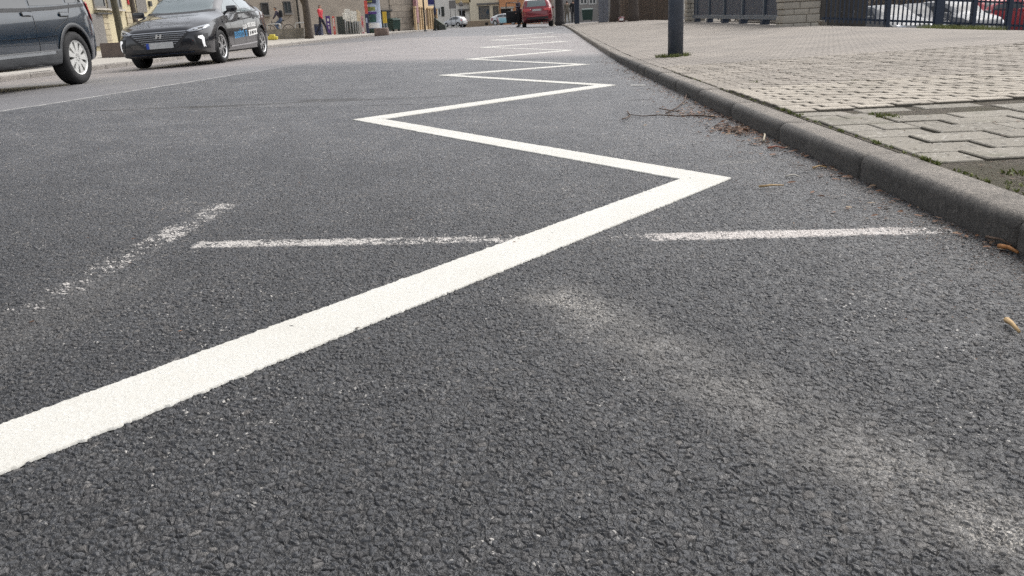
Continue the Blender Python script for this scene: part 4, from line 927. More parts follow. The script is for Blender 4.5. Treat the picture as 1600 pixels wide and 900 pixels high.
def gbox(mb, y0, y1, dz0, dz1, x0, x1):
    vs = [Vector((gx+x, y, gzr(y)+d))-L0 for y in (y0, y1) for x, d in ((x0,dz0),(x1,dz0),(x1,dz1),(x0,dz1))]
    mb.add(vs, [(0,1,2,3),(7,6,5,4),(0,4,5,1),(1,5,6,2),(2,6,7,3),(3,7,4,0)])
mb = MB(); gbox(mb, gy0, gy1, .12, 1.5, .0, .03); mb.build('sheet_panel', M_SLATE, gt)
mb = MB(); gbox(mb, gy0, gy1, 0, .115, -.05, .06); mb.build('bottom_rail', M_SLATEL, gt); mb = MB(); gbox(mb, gy0, gy1, 1.5, 1.58, -.05, .06); mb.build('top_rail', M_SLATEL, gt)
for px in (1089.5, 1108.9, 1132.6, 1161.3, 1195):
    y = gx/ray(px, 25)[0]; mb = MB(); gbox(mb, y-.05, y+.05, .116, 1.495, -.055, -.002); mb.build('upright', M_SLATEL, gt)
    mb = MB(); z = zg(y); mb.box(-.10, .10, y-.16-gy0, y+.10-gy0, z-gz0-.05, gzr(y)-gz0-.003); mb.build('foot', M_SLATE, gt)
# barred fence beside the car park
fr = empty('bar_fence', (6.8, 20.85, float(gz(6.8, 20.85))), 0, 'dark upright bar fence along the sunken car park', 'fence'); O = fr.location.copy()
fz = lambda x: float(gz(6.8, 20.85)) - .085*(x-6.8) - .02
def fbox(mb, x0, x1, y0, y1, d0, d1):
    vs = [Vector((x, y, fz(x)+d))-O for x in (x0, x1) for y, d in ((20.85+y0,d0),(20.85+y1,d0),(20.85+y1,d1),(20.85+y0,d1))]
    mb.add(vs, [(3,2,1,0),(4,5,6,7),(1,5,4,0),(2,6,5,1),(3,7,6,2),(0,4,7,3)])
for d, t_ in ((.17, .05), (.68, .04), (1.35, .05)): mb = MB(); fbox(mb, 6.78, 14.2, -.02, .02, d, d+t_); mb.build('rail', M_SLATE, fr)
x = 6.86; k = 0
while x < 14.1 and k < 90:
    mb = MB(); fbox(mb, x-.015, x+.015, -.045, -.022, .10, 1.45); mb.build('bar', M_SLATE, fr); x += .105; k += 1
for px, w in ((1386,.045), (1465,.085), (1520,.045), (1575,.05)):
    xx = ray(px, 30)[0]*20.85; mb = MB(); fbox(mb, xx-w, xx+w, -.07, .07, -.1, 1.6); mb.build('post', M_SLATE, fr)
# dark board fence seen through the bars and brown board fence by the trunks
def board_fence(A, B, h, mat, label, bw=.14):
    d = B-A; L = math.hypot(d.x, d.y); root = empty('board_fence', A, math.atan2(d.y, d.x), label, 'fence'); mb = MB(); x = 0; rr = random.Random(int(L*7))
    while x < L: mb.box(x, x+bw-.012, -.012+rr.uniform(-.008,.008), .012, .02, h+rr.uniform(-.03,.03)); x += bw
    mb.build('boards', mat, root); m = MB(); m.box(0, L, .03, .08, .3, .38); m.box(0, L, .03, .08, h-.35, h-.27); m.build('rails', mat, root); return root
t = NT('weathered_boards'); rnd = t.n('ShaderNodeNewGeometry').outputs['Random Per Island']; t.base(t.mix(t.noise(3, 4), t.mix(rnd, (.030,.027,.024), (.085,.078,.068)), (.05,.045,.04))).p(Roughness=.9); M_BOARD = t.m
t = NT('brown_boards'); rnd = t.n('ShaderNodeNewGeometry').outputs['Random Per Island']; t.base(t.mix(t.noise(3, 4), t.mix(rnd, (.085,.062,.048), (.15,.115,.09)), (.10,.08,.065))).p(Roughness=.9); M_BOARD2 = t.m
A = at(1262, 38, 30); B = at(1352, 40, 30); A.z = B.z = -.35; board_fence(A, B, 3.2, M_BOARD, 'dark weathered board fence behind the bars next to the stone pillar')
A = on(968, 56); B = on(1062, 47); A.z = B.z; board_fence(A, B, 3.0, M_BOARD2, 'brown board fence behind the trunks on the far right pavement')
# parked cars down in the car park
zc = -1.1
P_LOTS = paint_mat('lot_silver', (.12,.125,.13), 0, .55, .08); P_LOTW = paint_mat('lot_white', (.18,.185,.19), 0, .55, .08)
P_LOTG = paint_mat('lot_dark_grey', (.02,.023,.03), 0, .5, .08); P_LOTR = paint_mat('lot_red', (.32,.02,.03), 0, .5, .1)
lot = [(1382, 34, 8, P_LOTS, 'silver car parked behind the bars nearest the dark board fence', HATCH), (1432, 35, -14, P_LOTG, 'dark grey car parked between the silver and the white car', HATCH), (1490, 34, 15, P_LOTW, 'white car parked behind the thick fence post', SMALL), (1548, 38, -10, P_LOTR, 'red car next to the white one in the car park', SMALL), (1607, 36, 12, P_LOTR, 'red car furthest right in the car park, cut off by the frame', HATCH)]
for k, (px, Y, a, pm, lab, c) in enumerate(lot):
    cc = dict(c); cc['top'] = [(q, z+(.42 if z > 1.1 else .30)) for q, z in c['top']] if False else c['top']
    small_car(px, 40, Y, R_(a), pm, lab, cc, -.88, 'cars in the sunken car park', M_GLASS=M_GLASSD)

# ------------------------------------------------------------------ street furniture
p = hit(1055.3, 88); p.z = float(walkr(p.x, p.y))
lp = empty('lamp_post', p, 0, 'dark blue grey lamp post on the right pavement with grass at its foot', 'lamp post')
mb = MB(); mb.lathe([(.0,-.2),(.097,-.2),(.097,1.3),(.094,1.32),(.070,1.36),(.062,4.6)], n=28); mb.build('post', simple('post_blue_grey', (.050,.062,.085), .5, .0, var=.18, scale=5, dirt=((.06,.055,.045), .5)), lp)
mb = MB(); mb.box(-.04, .04, .093, .10, .5, .95); mb.build('service_door', M_SLATE, lp); mb = MB(); mb.tube([(0,0,4.5),(0,0,4.9),(-.35,0,5.1),(-1.1,0,5.15)], .04, 8); mb.build('arm', M_SLATE, lp); mb = MB(); mb.bbox(-1.6,-1.0,-.12,.12,5.10,5.2,.03); mb.build('lamp_head', M_STEEL, lp)
# --- right far pavement
p = on(942.7, 52, 34); u = empty('utility_cabinet', p, 0, 'tall flat blue grey cabinet standing on the far right pavement', 'cabinet')
mb = MB(); mb.bbox(-.29,.29,-.15,.15,0,2.3,.02); mb.build('cabinet_body', simple('blue_grey_paint', (.16,.17,.20), .6), u); mb = MB(); mb.box(-.33,.33,-.19,.19,2.3,2.36); mb.build('cap', M_STEEL, u); mb = MB(); mb.box(.0,.008,-.156,-.152,.1,2.2); mb.build('door_seam', M_DFRAME, u)
p = on(901.5, 55, 36); u = empty('bollard_post', p, 0, 'dark square post with capped top in front of the pedestrians', 'post'); mb = MB(); mb.bbox(-.15,.15,-.15,.15,-.05,2.6,.02); mb.build('shaft', M_SLATE, u); mb = MB(); mb.box(-.18,.18,-.18,.18,2.6,2.66,tp=.05); mb.build('cap', M_SLATE, u)
def container(p, w, d, h, rz, mat, label, name='waste_container', cat='container'):
    u = empty(name, p, rz, label, cat); mb = MB(); vs = [(-w*.44,-d*.42,.12),(w*.44,-d*.42,.12),(w*.44,d*.42,.12),(-w*.44,d*.42,.12),(-w/2,-d/2,h*.84),(w/2,-d/2,h*.84),(w/2,d/2,h*.84),(-w/2,d/2,h*.84)]
    mb.add(vs, [(3,2,1,0),(0,1,5,4),(1,2,6,5),(2,3,7,6),(3,0,4,7),(4,5,6,7)]); mb.build('bin_body', mat, u)
    mb = MB(); mb.prism([(-d/2-.03,h*.845),(d/2+.03,h*.845),(d/2,h*.94),(0,h),(-d/2,h*.92)], -w/2-.02, w/2+.02, Matrix(((0,0,1,0),(1,0,0,0),(0,1,0,0),(0,0,0,1)))); mb.build('lid', mat, u)
    for sx in (-1, 1):
        mb = MB(); mb.lathe([(0,-.03),(.10,-.03),(.10,.03),(0,.03)], Matrix.Translation((sx*w*.36, -d*.3, .10)) @ Matrix.Rotation(R_(90),4,'Y'), 12); mb.build('wheel', M_TYRE, u)
    return u
M_BIN = simple('dark_green_plastic', (.018,.045,.036), .5)
container(on(918, 90), 1.1, .9, 1.25, 0, M_BIN, 'dark green container in front of the pale house'); container(on(615.5, 57.5), .62, .7, .85, .8, M_BIN, 'dark green bin beside the teal doorway', cat='bin')
p = on(971, 47); u = empty('red_bag', p, 0, 'small red and white bag lying at the foot of the brown trunks', 'bag'); mb = MB(); mb.bbox(-.17,.17,-.12,.12,0,.26,.08); autosmooth(mb.build('bag_body', P_RED, u), 80); mb = MB(); mb.bbox(-.12,.10,-.13,-.115,.07,.18,.006); mb.build('white_patch', M_WHITE, u)
# --- left pavement
def planter(pa, pb, Y0, Y1, w, h, mat, label):
    a, b = on(pa, Y0), on(pb, Y1); d = b-a; L = math.hypot(d.x, d.y); u = empty('planter', a, math.atan2(d.y, d.x), label, 'planter'); mb = MB(); t_ = .08
    for x0, x1, y0, y1 in ((0,L,0,t_),(0,L,w-t_,w),(0,t_,t_,w-t_),(L-t_,L,t_,w-t_)): mb.box(x0, x1, y0, y1, -.08, h)
    mb.build('planter_wall', mat, u); mb = MB(); mb.box(t_, L-t_, t_, w-t_, 0, h-.06); mb.build('soil', M_EARTH, u); return u
planter(150, 262, 24.4, 24.6, .9, .40, simple('red_brown_concrete', (.135,.105,.09), .9, var=.2, scale=5), 'long low red brown planter on the left pavement between the two cars')
planter(412, 474, 43.5, 43.2, .6, .48, M_CONC, 'grey concrete planter at the kerb behind the black car')
p = on(426, 42.2, 60); mb = MB()
for dx, dz, s_ in ((-.1,.0,.16),(.1,.0,.15),(-.0,.12,.13)): mb.bbox(dx-s_, dx+s_, -.12, .12, dz, dz+s_*1.1, s_*.4)
o = autosmooth(mb.build('yellow_sacks', simple('yellow_sack', (.62,.52,.08), .6, var=.25, scale=12), loc=(p.x, p.y, p.z)), 80); tag(o, 'heap of bright yellow sacks at the kerb behind the black car', 'sacks')
def hoop(px0, px1, row, Y, label):
    a, b = on(px0, Y), on(px1, Y); zt = at((px0+px1)/2, row, Y).z - a.z; d = b-a; L = math.hypot(d.x, d.y); u = empty('bike_stand', a, math.atan2(d.y, d.x), label, 'bike stand', 'steel hoops on the left pavement'); r = .12
    pts = [(0,0,-.05),(0,0,zt-r)] + [(r-r*math.cos(a_),0,zt-r+r*math.sin(a_)) for a_ in (.5,1.0,1.57)] + [(L-r+r*math.sin(a_),0,zt-r+r*math.cos(a_)) for a_ in (0,.57,1.07,1.57)] + [(L,0,-.05)]
    mb = MB(); mb.tube(pts, .03, 8); mb.build('hoop', M_GALV, u)
    for x in (0, L): mb = MB(); mb.lathe([(0,0),(.07,0),(.07,.012),(.03,.02)], Matrix.Translation((x,0,.003)), 12); mb.build('foot_plate', M_GALV, u)
hoop(417, 438.5, 37.5, 45.5, 'steel hoop stand just right of the black car'); hoop(461, 479, 35.5, 45.8, 'steel hoop stand against the thick street tree')
# advertising column and boards
def flat(name, px0, r0, px1, r1, Y, mat, label, cat, th=.04, base=True, posts=0, rz=0, group=None, sub=None, pm=None):
    a, b = at(px0, r0, Y), at(px1, r1, Y); cx = (a.x+b.x)/2; w = abs(b.x-a.x); g = float(gz(cx, Y)); z0, z1 = b.z-g, a.z-g
    if posts == 0: z0 = max(z0, 0) if not base else 0.0
    u = empty(name, (cx, Y, g), rz, label, cat, group); mb = MB(); mb.bbox(-w/2, w/2, -th/2, th/2, z0, z1, .008); mb.build('panel', mat, u)
    for k in range(posts):
        x = 0 if posts == 1 else (-.35+.7*k/(posts-1))*w; mb = MB(); mb.tube([(x, th, -.1), (x, th, z1-.05)], .028, 8); mb.build('post', pm or M_GALV, u)
    if sub:
        for (fx0, fz0, fx1, fz1, m) in sub: mb = MB(); mb.box(-w/2+fx0*w, -w/2+fx1*w, -th/2-.006, -th/2-.001, z0+fz0*(z1-z0), z0+fz1*(z1-z0)); mb.build('print', m, u)
    return u
M_PURP = simple('purple_print', (.09,.045,.22), .6); M_REDP = simple('red_print', (.60,.10,.08), .5); M_PINK = simple('pink_print', (.55,.28,.30), .6, var=.3, scale=9); M_YELP = simple('yellow_print', (.68,.44,.04), .6); M_DKG = simple('dark_green_sheet', (.06,.072,.066), .7); M_NAVY = simple('navy_print', (.03,.04,.09), .6, var=.5, scale=7); M_OLIVE = simple('olive_print', (.22,.25,.08), .6, var=.5, scale=8); M_PALEB = simple('pale_blue_print', (.42,.48,.60), .6, var=.2, scale=6); M_TEALP = simple('teal_print', (.03,.09,.08), .6, var=.5, scale=9)
flat('banner', 508.5, 25, 518, 53, 52, M_PURP, 'purple advertising panel behind the man in the red jacket', 'banner', sub=[(.3,.72,.75,.86,M_LETW),(.35,.52,.72,.62,M_LETW),(.5,.30,.68,.46,M_LETW)])
flat('banner', 518.8, 25.5, 525, 53, 51.5, M_REDP, 'red and white upright banner next to the purple panel', 'banner', sub=[(.25,.45,.75,.9,M_LETW),(.3,.18,.7,.36,M_PINK)])
flat('sheet_fence', 525.5, 26, 562, 54, 52.5, M_DKG, 'dark grey green sheet screen behind the white sign boards', 'screen', sub=[(.35,.0,.37,1,M_DFRAME),(.68,0,.7,1,M_DFRAME)])
flat('waste_bin', 492, 38, 504, 54, 52.0, M_NAVY, 'dark box bin behind the walking man in red', 'bin', th=.5, sub=[(.1,.82,.9,.9,M_DFRAME)])
bd = [(535.5,20,540.5,30),(538,14.5,543.5,33),(543.2,14,547.2,33.5),(547.6,17,552,34),(551.8,18,555.2,33),(555,17.5,558.4,33.5),(557.2,15.5,560.8,33),(560.6,18,563.4,33)]
lab = ['leftmost short white sign board of the cluster by the advertising column','tall white sign board, second from left in the cluster','tall white sign board, third from left in the cluster','wide white sign board in the middle of the cluster','narrow white sign board right of the middle of the cluster','white sign board, third from right in the cluster','taller cream sign board, second from right in the cluster','rightmost narrow cream sign board nearest the advertising column']
for k, (a, r0, b, r1) in enumerate(bd): flat('sign_board', a-.6, r0, b+.6, r1, 50.2+.25*(k % 3), simple('sign_white', (.74,.73,.68), .6, var=.1) if k < 6 else simple('sign_cream', (.60,.50,.36), .6, var=.1), lab[k], 'sign board', posts=1, group='white sign boards on posts', pm=M_GALV, sub=[(.2,.75,.8,.7,simple('faded_print', (.42,.42,.40), .6))])
p = on(585, 52.5); ks = empty('advertising_column', p, 0, 'round advertising column pasted with posters behind the stone block', 'advertising column'); rk = .44
mb = MB(); mb.lathe([(0,-.1),(rk+.03,-.1),(rk+.03,.24),(rk-.02,.27),(rk-.02,.3)], n=32); mb.build('base', M_BIN, ks); mb = MB(); mb.lathe([(rk,.27),(rk,2.9),(rk+.08,2.95),(rk+.08,3.05),(.1,3.4),(0,3.42)], n=32); mb.build('column', M_PALEB, ks)
def poster(a0, a1, z0, z1, mat, off):
    mb = MB(); n = 10; vs = []
    for k in range(n+1): a = R_(-90+a0+(a1-a0)*k/n); vs += [((rk+off)*math.cos(a), (rk+off)*math.sin(a), z0), ((rk+off)*math.cos(a), (rk+off)*math.sin(a), z1)]
    mb.add(vs, [(2*k, 2*k+2, 2*k+3, 2*k+1) for k in range(n)]); mb.build('poster', mat, ks)
for q in ((-52,40,1.68,2.5,M_NAVY,.004),(-50,42,1.22,1.62,M_PALEB,.004),(-45,28,1.27,1.5,M_OLIVE,.007),(-75,-30,.6,1.18,M_NAVY,.004),(-28,30,.62,1.08,M_TEALP,.004),(-35,38,1.08,1.22,M_PURP,.005),(-30,10,1.75,1.85,M_OLIVE,.007),(-40,55,.30,.58,M_WHITE,.004)): poster(*q)
u = flat('round_sign', 568.4, 1, 575.2, 21.5, 51.8, M_REDP, 'tall rounded red sign left of the advertising column', 'sign', posts=1)
flat('poster_stand', 563.5, 25, 569.5, 49, 51.2, M_PINK, 'pink and white poster stand left of the advertising column', 'poster stand', sub=[(.2,.1,.8,.35,M_LETW),(.2,.5,.7,.7,M_REDP)]); flat('poster_stand', 570, 22, 577, 48, 51.6, M_NAVY, 'dark poster stand touching the advertising column', 'poster stand', sub=[(.2,.55,.7,.8,M_PALEB)])
flat('yellow_sign', 597, 18.5, 605, 36, 53.5, M_YELP, 'plain yellow board right of the advertising column', 'sign', posts=2)
p = on(595.5, 46.2); mb = MB(); mb.bbox(-.36,.36,-.28,.28,-.03,.40,.07); o = mb.build('stone_block', simple('red_sandstone', (.19,.14,.12), .9, var=.25, scale=6, bump=.02, bscale=14), loc=(p.x,p.y,p.z)); autosmooth(o, 60)
for v in o.data.vertices: v.co += Vector((random.gauss(0,.012), random.gauss(0,.012), random.gauss(0,.008)))
tag(o, 'rough red brown stone block on the pavement edge before the column', 'stone block')
# poles and signs near the cream house
def pole(px, Y, top, r, label, name='sign_pole', cat='pole', mat=M_DFRAME):
    p = on(px, Y); u = empty(name, p, 0, label, cat); mb = MB(); mb.tube([(0,0,-.1),(0,0,top)], r, 10); mb.build('shaft', mat, u); mb = MB(); mb.lathe([(0,0),(r*1.8,0),(r*1.8,.05),(r,.09)], Matrix.Translation((0,0,.002)), 12); mb.build('foot', mat, u); return u
u = pole(664, 58, 5.5, .055, 'dark lamp pole in front of the cream pilasters', 'lamp_pole'); mb = MB(); mb.tube([(0,0,5.4),(.5,0,5.7),(.9,0,5.7)], .04, 6); mb.build('arm', M_DFRAME, u)
u = pole(681, 58.5, 3.3, .045, 'pole with a blue street sign and a dark oval disc by the cream house')
mb = MB(); z = at(676, 3, 58.5).z-u.location.z; mb.bbox(-.42,.0,-.06,-.045,z-.25,z+.35,.004); mb.build('sign_plate', simple('sign_blue', (.03,.03,.16), .4), u); mb = MB(); mb.box(-.40,-.02,-.066,-.061,z-.245,z-.17); mb.build('sign_edge', M_WHITE, u); mb = MB(); zz = at(681,17,58.5).z-u.location.z; mb.lathe([(0,-.012),(.2,-.012),(.2,.012),(0,.012)], Matrix.Translation((0,-.07,zz)) @ Matrix.Rotation(R_(90),4,'X') @ Matrix.Diagonal((.5,1.5,1,1)), 20); mb.build('oval_disc', M_NAVY, u)
flat('notice_board', 701, 1, 712.5, 13, 100, M_DOORG, 'grey notice board on two thin posts above the white car', 'sign', posts=2, pm=M_DFRAME)
u = pole(722.5, 120, 3.4, .05, 'thin pole with a round disc before the dark doorway', mat=M_STEEL); mb = MB(); mb.lathe([(0,-.012),(.3,-.012),(.3,.012),(0,.012)], Matrix.Translation((0,-.07,2.9)) @ Matrix.Rotation(R_(90),4,'X'), 20); mb.build('disc', M_DOORG, u)
p = on(687, 66); p.z = float(gz(p.x, 66)); u = empty('covered_trailer', p, 0, 'dark green covered heap beside the white house corner', 'trailer'); mb = MB(); mb.prism([(-.4,0),(.45,0),(.42,.35),(-.35,.92)], -.6, .6, Matrix.Rotation(R_(90),4,'X')); mb.build('tarpaulin', simple('dark_green_tarp', (.035,.045,.03), .7), u); mb = MB(); mb.bbox(.0,.5,-.8,-.62,0,.38,.02); mb.build('side_box', M_DKG, u)
# striped post beside the red car
u = pole(864.5, 57, 4, .09, 'pale post standing between the red car and the dark trunk', mat=M_SILL)

# ------------------------------------------------------------------ people
def person(p, rz, label, J, cols, h=1.75, bag=None):
    """one continuous skinned body; J gives joints (x right, y back, z up) in body heights of 1.75 m"""
    B = dict(pel=(0,0,.95), sp=(0,0,1.12), ch=(0,0,1.36), nk=(0,0,1.50), hd=(0,-.015,1.60), ht=(0,-.01,1.72))
    for s_, sx in (('l',1),('r',-1)): B.update({'sh'+s_:(sx*.19,0,1.42),'el'+s_:(sx*.24,.03,1.14),'wr'+s_:(sx*.25,-.04,.90),'ha'+s_:(sx*.25,-.07,.81),'hp'+s_:(sx*.09,0,.92),'kn'+s_:(sx*.10,-.01,.50),'an'+s_:(sx*.10,.02,.09),'to'+s_:(sx*.11,-.15,.04)})
    B.update(J); R = dict(pel=.145, sp=.13, ch=.155, nk=.058, hd=.098, ht=.075, sh=.078, el=.05, wr=.037, ha=.04, hp=.10, kn=.066, an=.046, to=.042)
    E = [('pel','sp'),('sp','ch'),('ch','nk'),('nk','hd'),('hd','ht')]
    for s_ in 'lr': E += [('ch','sh'+s_),('sh'+s_,'el'+s_),('el'+s_,'wr'+s_),('wr'+s_,'ha'+s_),('pel','hp'+s_),('hp'+s_,'kn'+s_),('kn'+s_,'an'+s_),('an'+s_,'to'+s_)]
    names = list(B); me = bpy.data.meshes.new('person'); me.from_pydata([B[n] for n in names], [(names.index(a), names.index(b)) for a, b in E], []); o = bpy.data.objects.new('person', me); COL.objects.link(o)
    m = o.modifiers.new('s', 'SKIN'); 
    for k, n in enumerate(names):
        r = R.get(n) or R[n[:-1]]; sv = me.skin_vertices[0].data[k]; sv.radius = (r, r*(.75 if n in ('pel','sp','ch') else 1)); sv.use_root = n == 'pel'
    o.modifiers.new('u', 'SUBSURF').levels = 2; bpy.context.view_layer.update()
    me2 = bpy.data.meshes.new_from_object(o.evaluated_get(bpy.context.evaluated_depsgraph_get())); bpy.data.objects.remove(o)
    reg = {'pel':1,'sp':0,'ch':0,'nk':2,'hd':2,'ht':3,'sh':0,'el':0,'wr':0,'ha':2,'hp':1,'kn':1,'an':1,'to':4}
    me2.materials.clear(); [me2.materials.append(c) for c in cols]
    P = {n: Vector(B[n]) for n in names}
    for f in me2.polygons:
        best = min(((f.center - (P[a]*(1-t_)+P[b]*t_)).length, a if t_ < .5 else b) for a, b in E for t_ in (0,.25,.5,.75,1))[1]; f.material_index = reg.get(best, reg.get(best[:-1], 0)); f.use_smooth = True
        if f.material_index == 2 and best in ('hd','ht') and f.center.y > P['hd'].y+.02: f.material_index = 3
    o = bpy.data.objects.new('person', me2); COL.objects.link(o); o.location = p; o.rotation_euler = (0,0,rz); o.scale = (h/1.78,)*3
    return tag(o, label, 'person')
SKIN = simple('skin', (.42,.26,.19), .6); HAIR = simple('dark_hair', (.025,.02,.018), .7); JK_R = simple('red_jacket', (.52,.035,.05), .7); TR_N = simple('navy_trousers', (.018,.02,.035), .8); SHOE = simple('dark_shoe', (.015,.015,.016), .7); JK_N = simple('dark_violet_jacket', (.045,.038,.06), .8); JEAN = simple('blue_jeans', (.07,.10,.17), .8); KHAKI = simple('khaki_coat', (.14,.125,.10), .85, var=.3, scale=12); BLK = simple('black_cloth', (.015,.016,.02), .85)
p = on(502.5, 50.0); person(p, R_(75), 'man walking in a bright red jacket and dark trousers on the left pavement', dict(knl=(.10,-.20,.52),anl=(.10,-.28,.10),tol=(.11,-.44,.07),knr=(-.10,.06,.50),anr=(-.10,.34,.14),tor=(-.11,.24,.04),ell=(.24,.12,1.15),wrl=(.25,.08,.92),hal=(.25,.07,.83),elr=(-.24,-.06,1.15),wrr=(-.24,-.22,.96),har=(-.24,-.28,.90)), [JK_R, TR_N, SKIN, HAIR, SHOE])
# cyclist
pc = on(437, 50.5, 52); a = R_(-75)
bk_ = empty('bicycle', pc, a, 'bicycle ridden along the brown house behind the steel hoop', 'bicycle')
for nm, y in (('wheel',-.53),('wheel',.53)):
    mb = MB(); n = 28; mb.tube([(0, y+.33*math.cos(2*math.pi*k/n), .345+.33*math.sin(2*math.pi*k/n)) for k in range(n+1)], .018, 6, False); w = mb.build(nm, M_TYRE, bk_); mb = MB()
    for k in range(10): mb.tube([(0,y,.345),(0,y+.32*math.cos(k*.628),.345+.32*math.sin(k*.628))], .003, 3)
    mb.build('spokes', M_GALV, w)
mb = MB(); fr_ = simple('dark_frame', (.03,.03,.035), .4)
for a_, b_ in (((0,.10,.28),(0,.22,.88)),((0,.10,.28),(0,-.38,.80)),((0,.18,.76),(0,-.36,.84)),((0,-.34,.95),(0,-.53,.345)),((0,.10,.28),(0,.53,.345)),((0,.19,.78),(0,.53,.345))): mb.tube([a_, b_], .016, 6)
mb.build('frame', fr_, bk_); mb = MB(); mb.tube([(-.28,-.28,1.0),(-.1,-.36,1.02),(.1,-.36,1.02),(.28,-.28,1.0)], .014, 6); mb.build('handlebar', M_GALV, bk_); mb = MB(); mb.bbox(-.08,.08,.08,.36,.88,.95,.03); mb.build('saddle', BLK, bk_)
person(pc, a, 'cyclist in a dark jacket and jeans with a rucksack, riding behind the steel hoop', dict(pel=(0,.20,.98),sp=(0,.12,1.14),ch=(0,-.02,1.36),nk=(0,-.07,1.49),hd=(0,-.10,1.59),ht=(0,-.10,1.71),shl=(.18,-.03,1.41),shr=(-.18,-.03,1.41),ell=(.26,-.16,1.18),elr=(-.26,-.16,1.18),wrl=(.26,-.26,1.06),wrr=(-.26,-.26,1.06),hal=(.26,-.31,1.03),har=(-.26,-.31,1.03),hpl=(.10,.17,.96),hpr=(-.10,.17,.96),knl=(.11,-.22,.72),knr=(-.11,-.14,.56),anl=(.11,.06,.38),anr=(-.11,.10,.16),tol=(.11,-.10,.34),tor=(-.11,-.06,.12)), [JK_N, JEAN, SKIN, HAIR, SHOE])
mb = MB(); mb.bbox(-.15,.15,.10,.30,1.10,1.48,.06); o = mb.build('rucksack', BLK); o.location = pc; o.rotation_euler = (0,0,a); autosmooth(o, 60); tag(o, 'black rucksack on the back of the cyclist', 'rucksack')
p = on(886.5, 68, 33); p.z = float(walkr(p.x, 68)); person(p, R_(-160), 'pedestrian in a khaki coat walking beyond the dark trunk', dict(knl=(.10,-.12,.50),anl=(.10,-.12,.10),anr=(-.10,.18,.11),tor=(-.11,.06,.04)), [KHAKI, KHAKI, SKIN, HAIR, SHOE])
p = on(896.3, 66, 33); person(p, R_(-175), 'pedestrian in black clothes half hidden by the dark square post', dict(knr=(-.10,-.14,.50),anr=(-.10,-.16,.10),tor=(-.11,-.30,.06)), [BLK, BLK, SKIN, HAIR, SHOE])
p = Vector((-1.12, 52.6, 0)); p.z = float(roadz(p.x, p.y)); p = Vector((rd.root.location.x-1.15, rd.root.location.y+.35, 0)); p.z = float(roadz(p.x, p.y)); person(p, R_(-60), 'person in dark clothes standing inside the open door of the red car', dict(ell=(.30,-.12,1.2),wrl=(.30,-.34,1.22),hal=(.28,-.40,1.22)), [JK_N, BLK, SKIN, HAIR, SHOE])

# ------------------------------------------------------------------ grass, leaves, twigs
def tuft(mb, x, y, n, r, h, rr, zf):
    for k in range(n):
        a, q = rr.uniform(0, 6.28), r*math.sqrt(rr.random()); bx, by = x+q*math.cos(a), y+q*math.sin(a); bx = max(bx, float(kr(by))+.156) if bx > 0 else bx; z = float(zf(bx, by))-.006; hh = h*rr.uniform(.4, 1.2); w = rr.uniform(.0015, .004); da = rr.uniform(0, 6.28); lx, ly = rr.gauss(0,.6)*hh, rr.gauss(0,.6)*hh; cx, cy = math.cos(da)*w, math.sin(da)*w
        mb.add([(bx-cx,by-cy,z),(bx+cx,by+cy,z),(bx+lx*.5+cx*.7,by+ly*.5+cy*.7,z+hh*.65),(bx+lx*.5-cx*.7,by+ly*.5-cy*.7,z+hh*.65),(bx+lx,by+ly,z+hh)], [(0,1,2,3),(3,2,4)])
t = NT('grass_blade'); rnd = t.n('ShaderNodeNewGeometry').outputs['Random Per Island']; t.base(t.mix(rnd, (.075,.105,.018), (.16,.17,.04))).p(Roughness=.7); M_GRASS = t.m
gr_ = MB(); rr = random.Random(5)
for k in range(60): a = rr.uniform(0, 6.28); tuft(gr_, lp.location.x+.11*math.cos(a)*rr.uniform(1,1.9)-.03, lp.location.y+.11*math.sin(a)*rr.uniform(1,1.8)-.03, 14, .03, .05, rr, walkr)
for px, row, n, r, h in ((1232,176,50,.03,.022),(1222,172,30,.02,.02),(1248,180,40,.025,.018),(1385,182,90,.05,.022),(1395,185,50,.04,.018),(1365,178,30,.03,.02),(1425,250,60,.03,.018),(1435,256,40,.03,.016),(1590,268,60,.05,.012),(1598,285,40,.05,.010),(1596,305,40,.03,.010),(1365,222,40,.03,.014),(1300,205,30,.03,.012),(1180,128,30,.04,.015),(1340,125,40,.06,.012)):
    q = hit(px, row); tuft(gr_, q.x, q.y, n, r, h, rr, walkr)
for k in range(70): y = 2.2+6.8*rr.random()**1.4; x = float(kr(y))+.157+rr.gauss(0,.006); tuft(gr_, x, y, rr.randint(3,8), .012, .012, rr, walkr)
for k in range(260): px = rr.uniform(1440, 1565); Y = rr.uniform(18.6, 20.5); q = at(px, 48, Y); tuft(gr_, q.x, Y, 9, .14, .10, rr, walkr)
tag(gr_.build('grass', M_GRASS), 'short weeds in the paving joints, round the lamp post and under the fence', 'grass', kind='stuff')
t = NT('dead_leaf'); rnd = t.n('ShaderNodeNewGeometry').outputs['Random Per Island']; t.base(t.ramp(rnd, [(0, (.035,.022,.015)), (.4, (.085,.044,.026)), (.78, (.18,.085,.042)), (1, (.25,.19,.13))])).p(Roughness=.8); M_LEAF = t.m
lf = MB()
def leaf(mb, x, y, s_, z=.002, rr=rr, fl=.35, base=None):
    a = rr.uniform(0, 6.28); c, n_ = math.cos(a), math.sin(a); tw_ = rr.gauss(0, fl); w = s_*rr.uniform(.18,.45); z0 = float(base if base is not None else roadz(x, y))+z
    P = [(-s_,0,0),(-.3*s_,w,abs(tw_)*s_*.5),(.4*s_,w*.8,abs(tw_)*s_*.6),(s_,0,s_*.25*rr.random()),(.4*s_,-w*.8,s_*.15*rr.random()),(-.3*s_,-w,s_*.1*rr.random()),(0,0,-.001+s_*.12)]
    mb.add([(x+p_[0]*c-p_[1]*n_, y+p_[0]*n_+p_[1]*c, z0+p_[2]) for p_ in P], [(0,1,6),(1,2,6),(2,3,6),(3,4,6),(4,5,6),(5,0,6)])
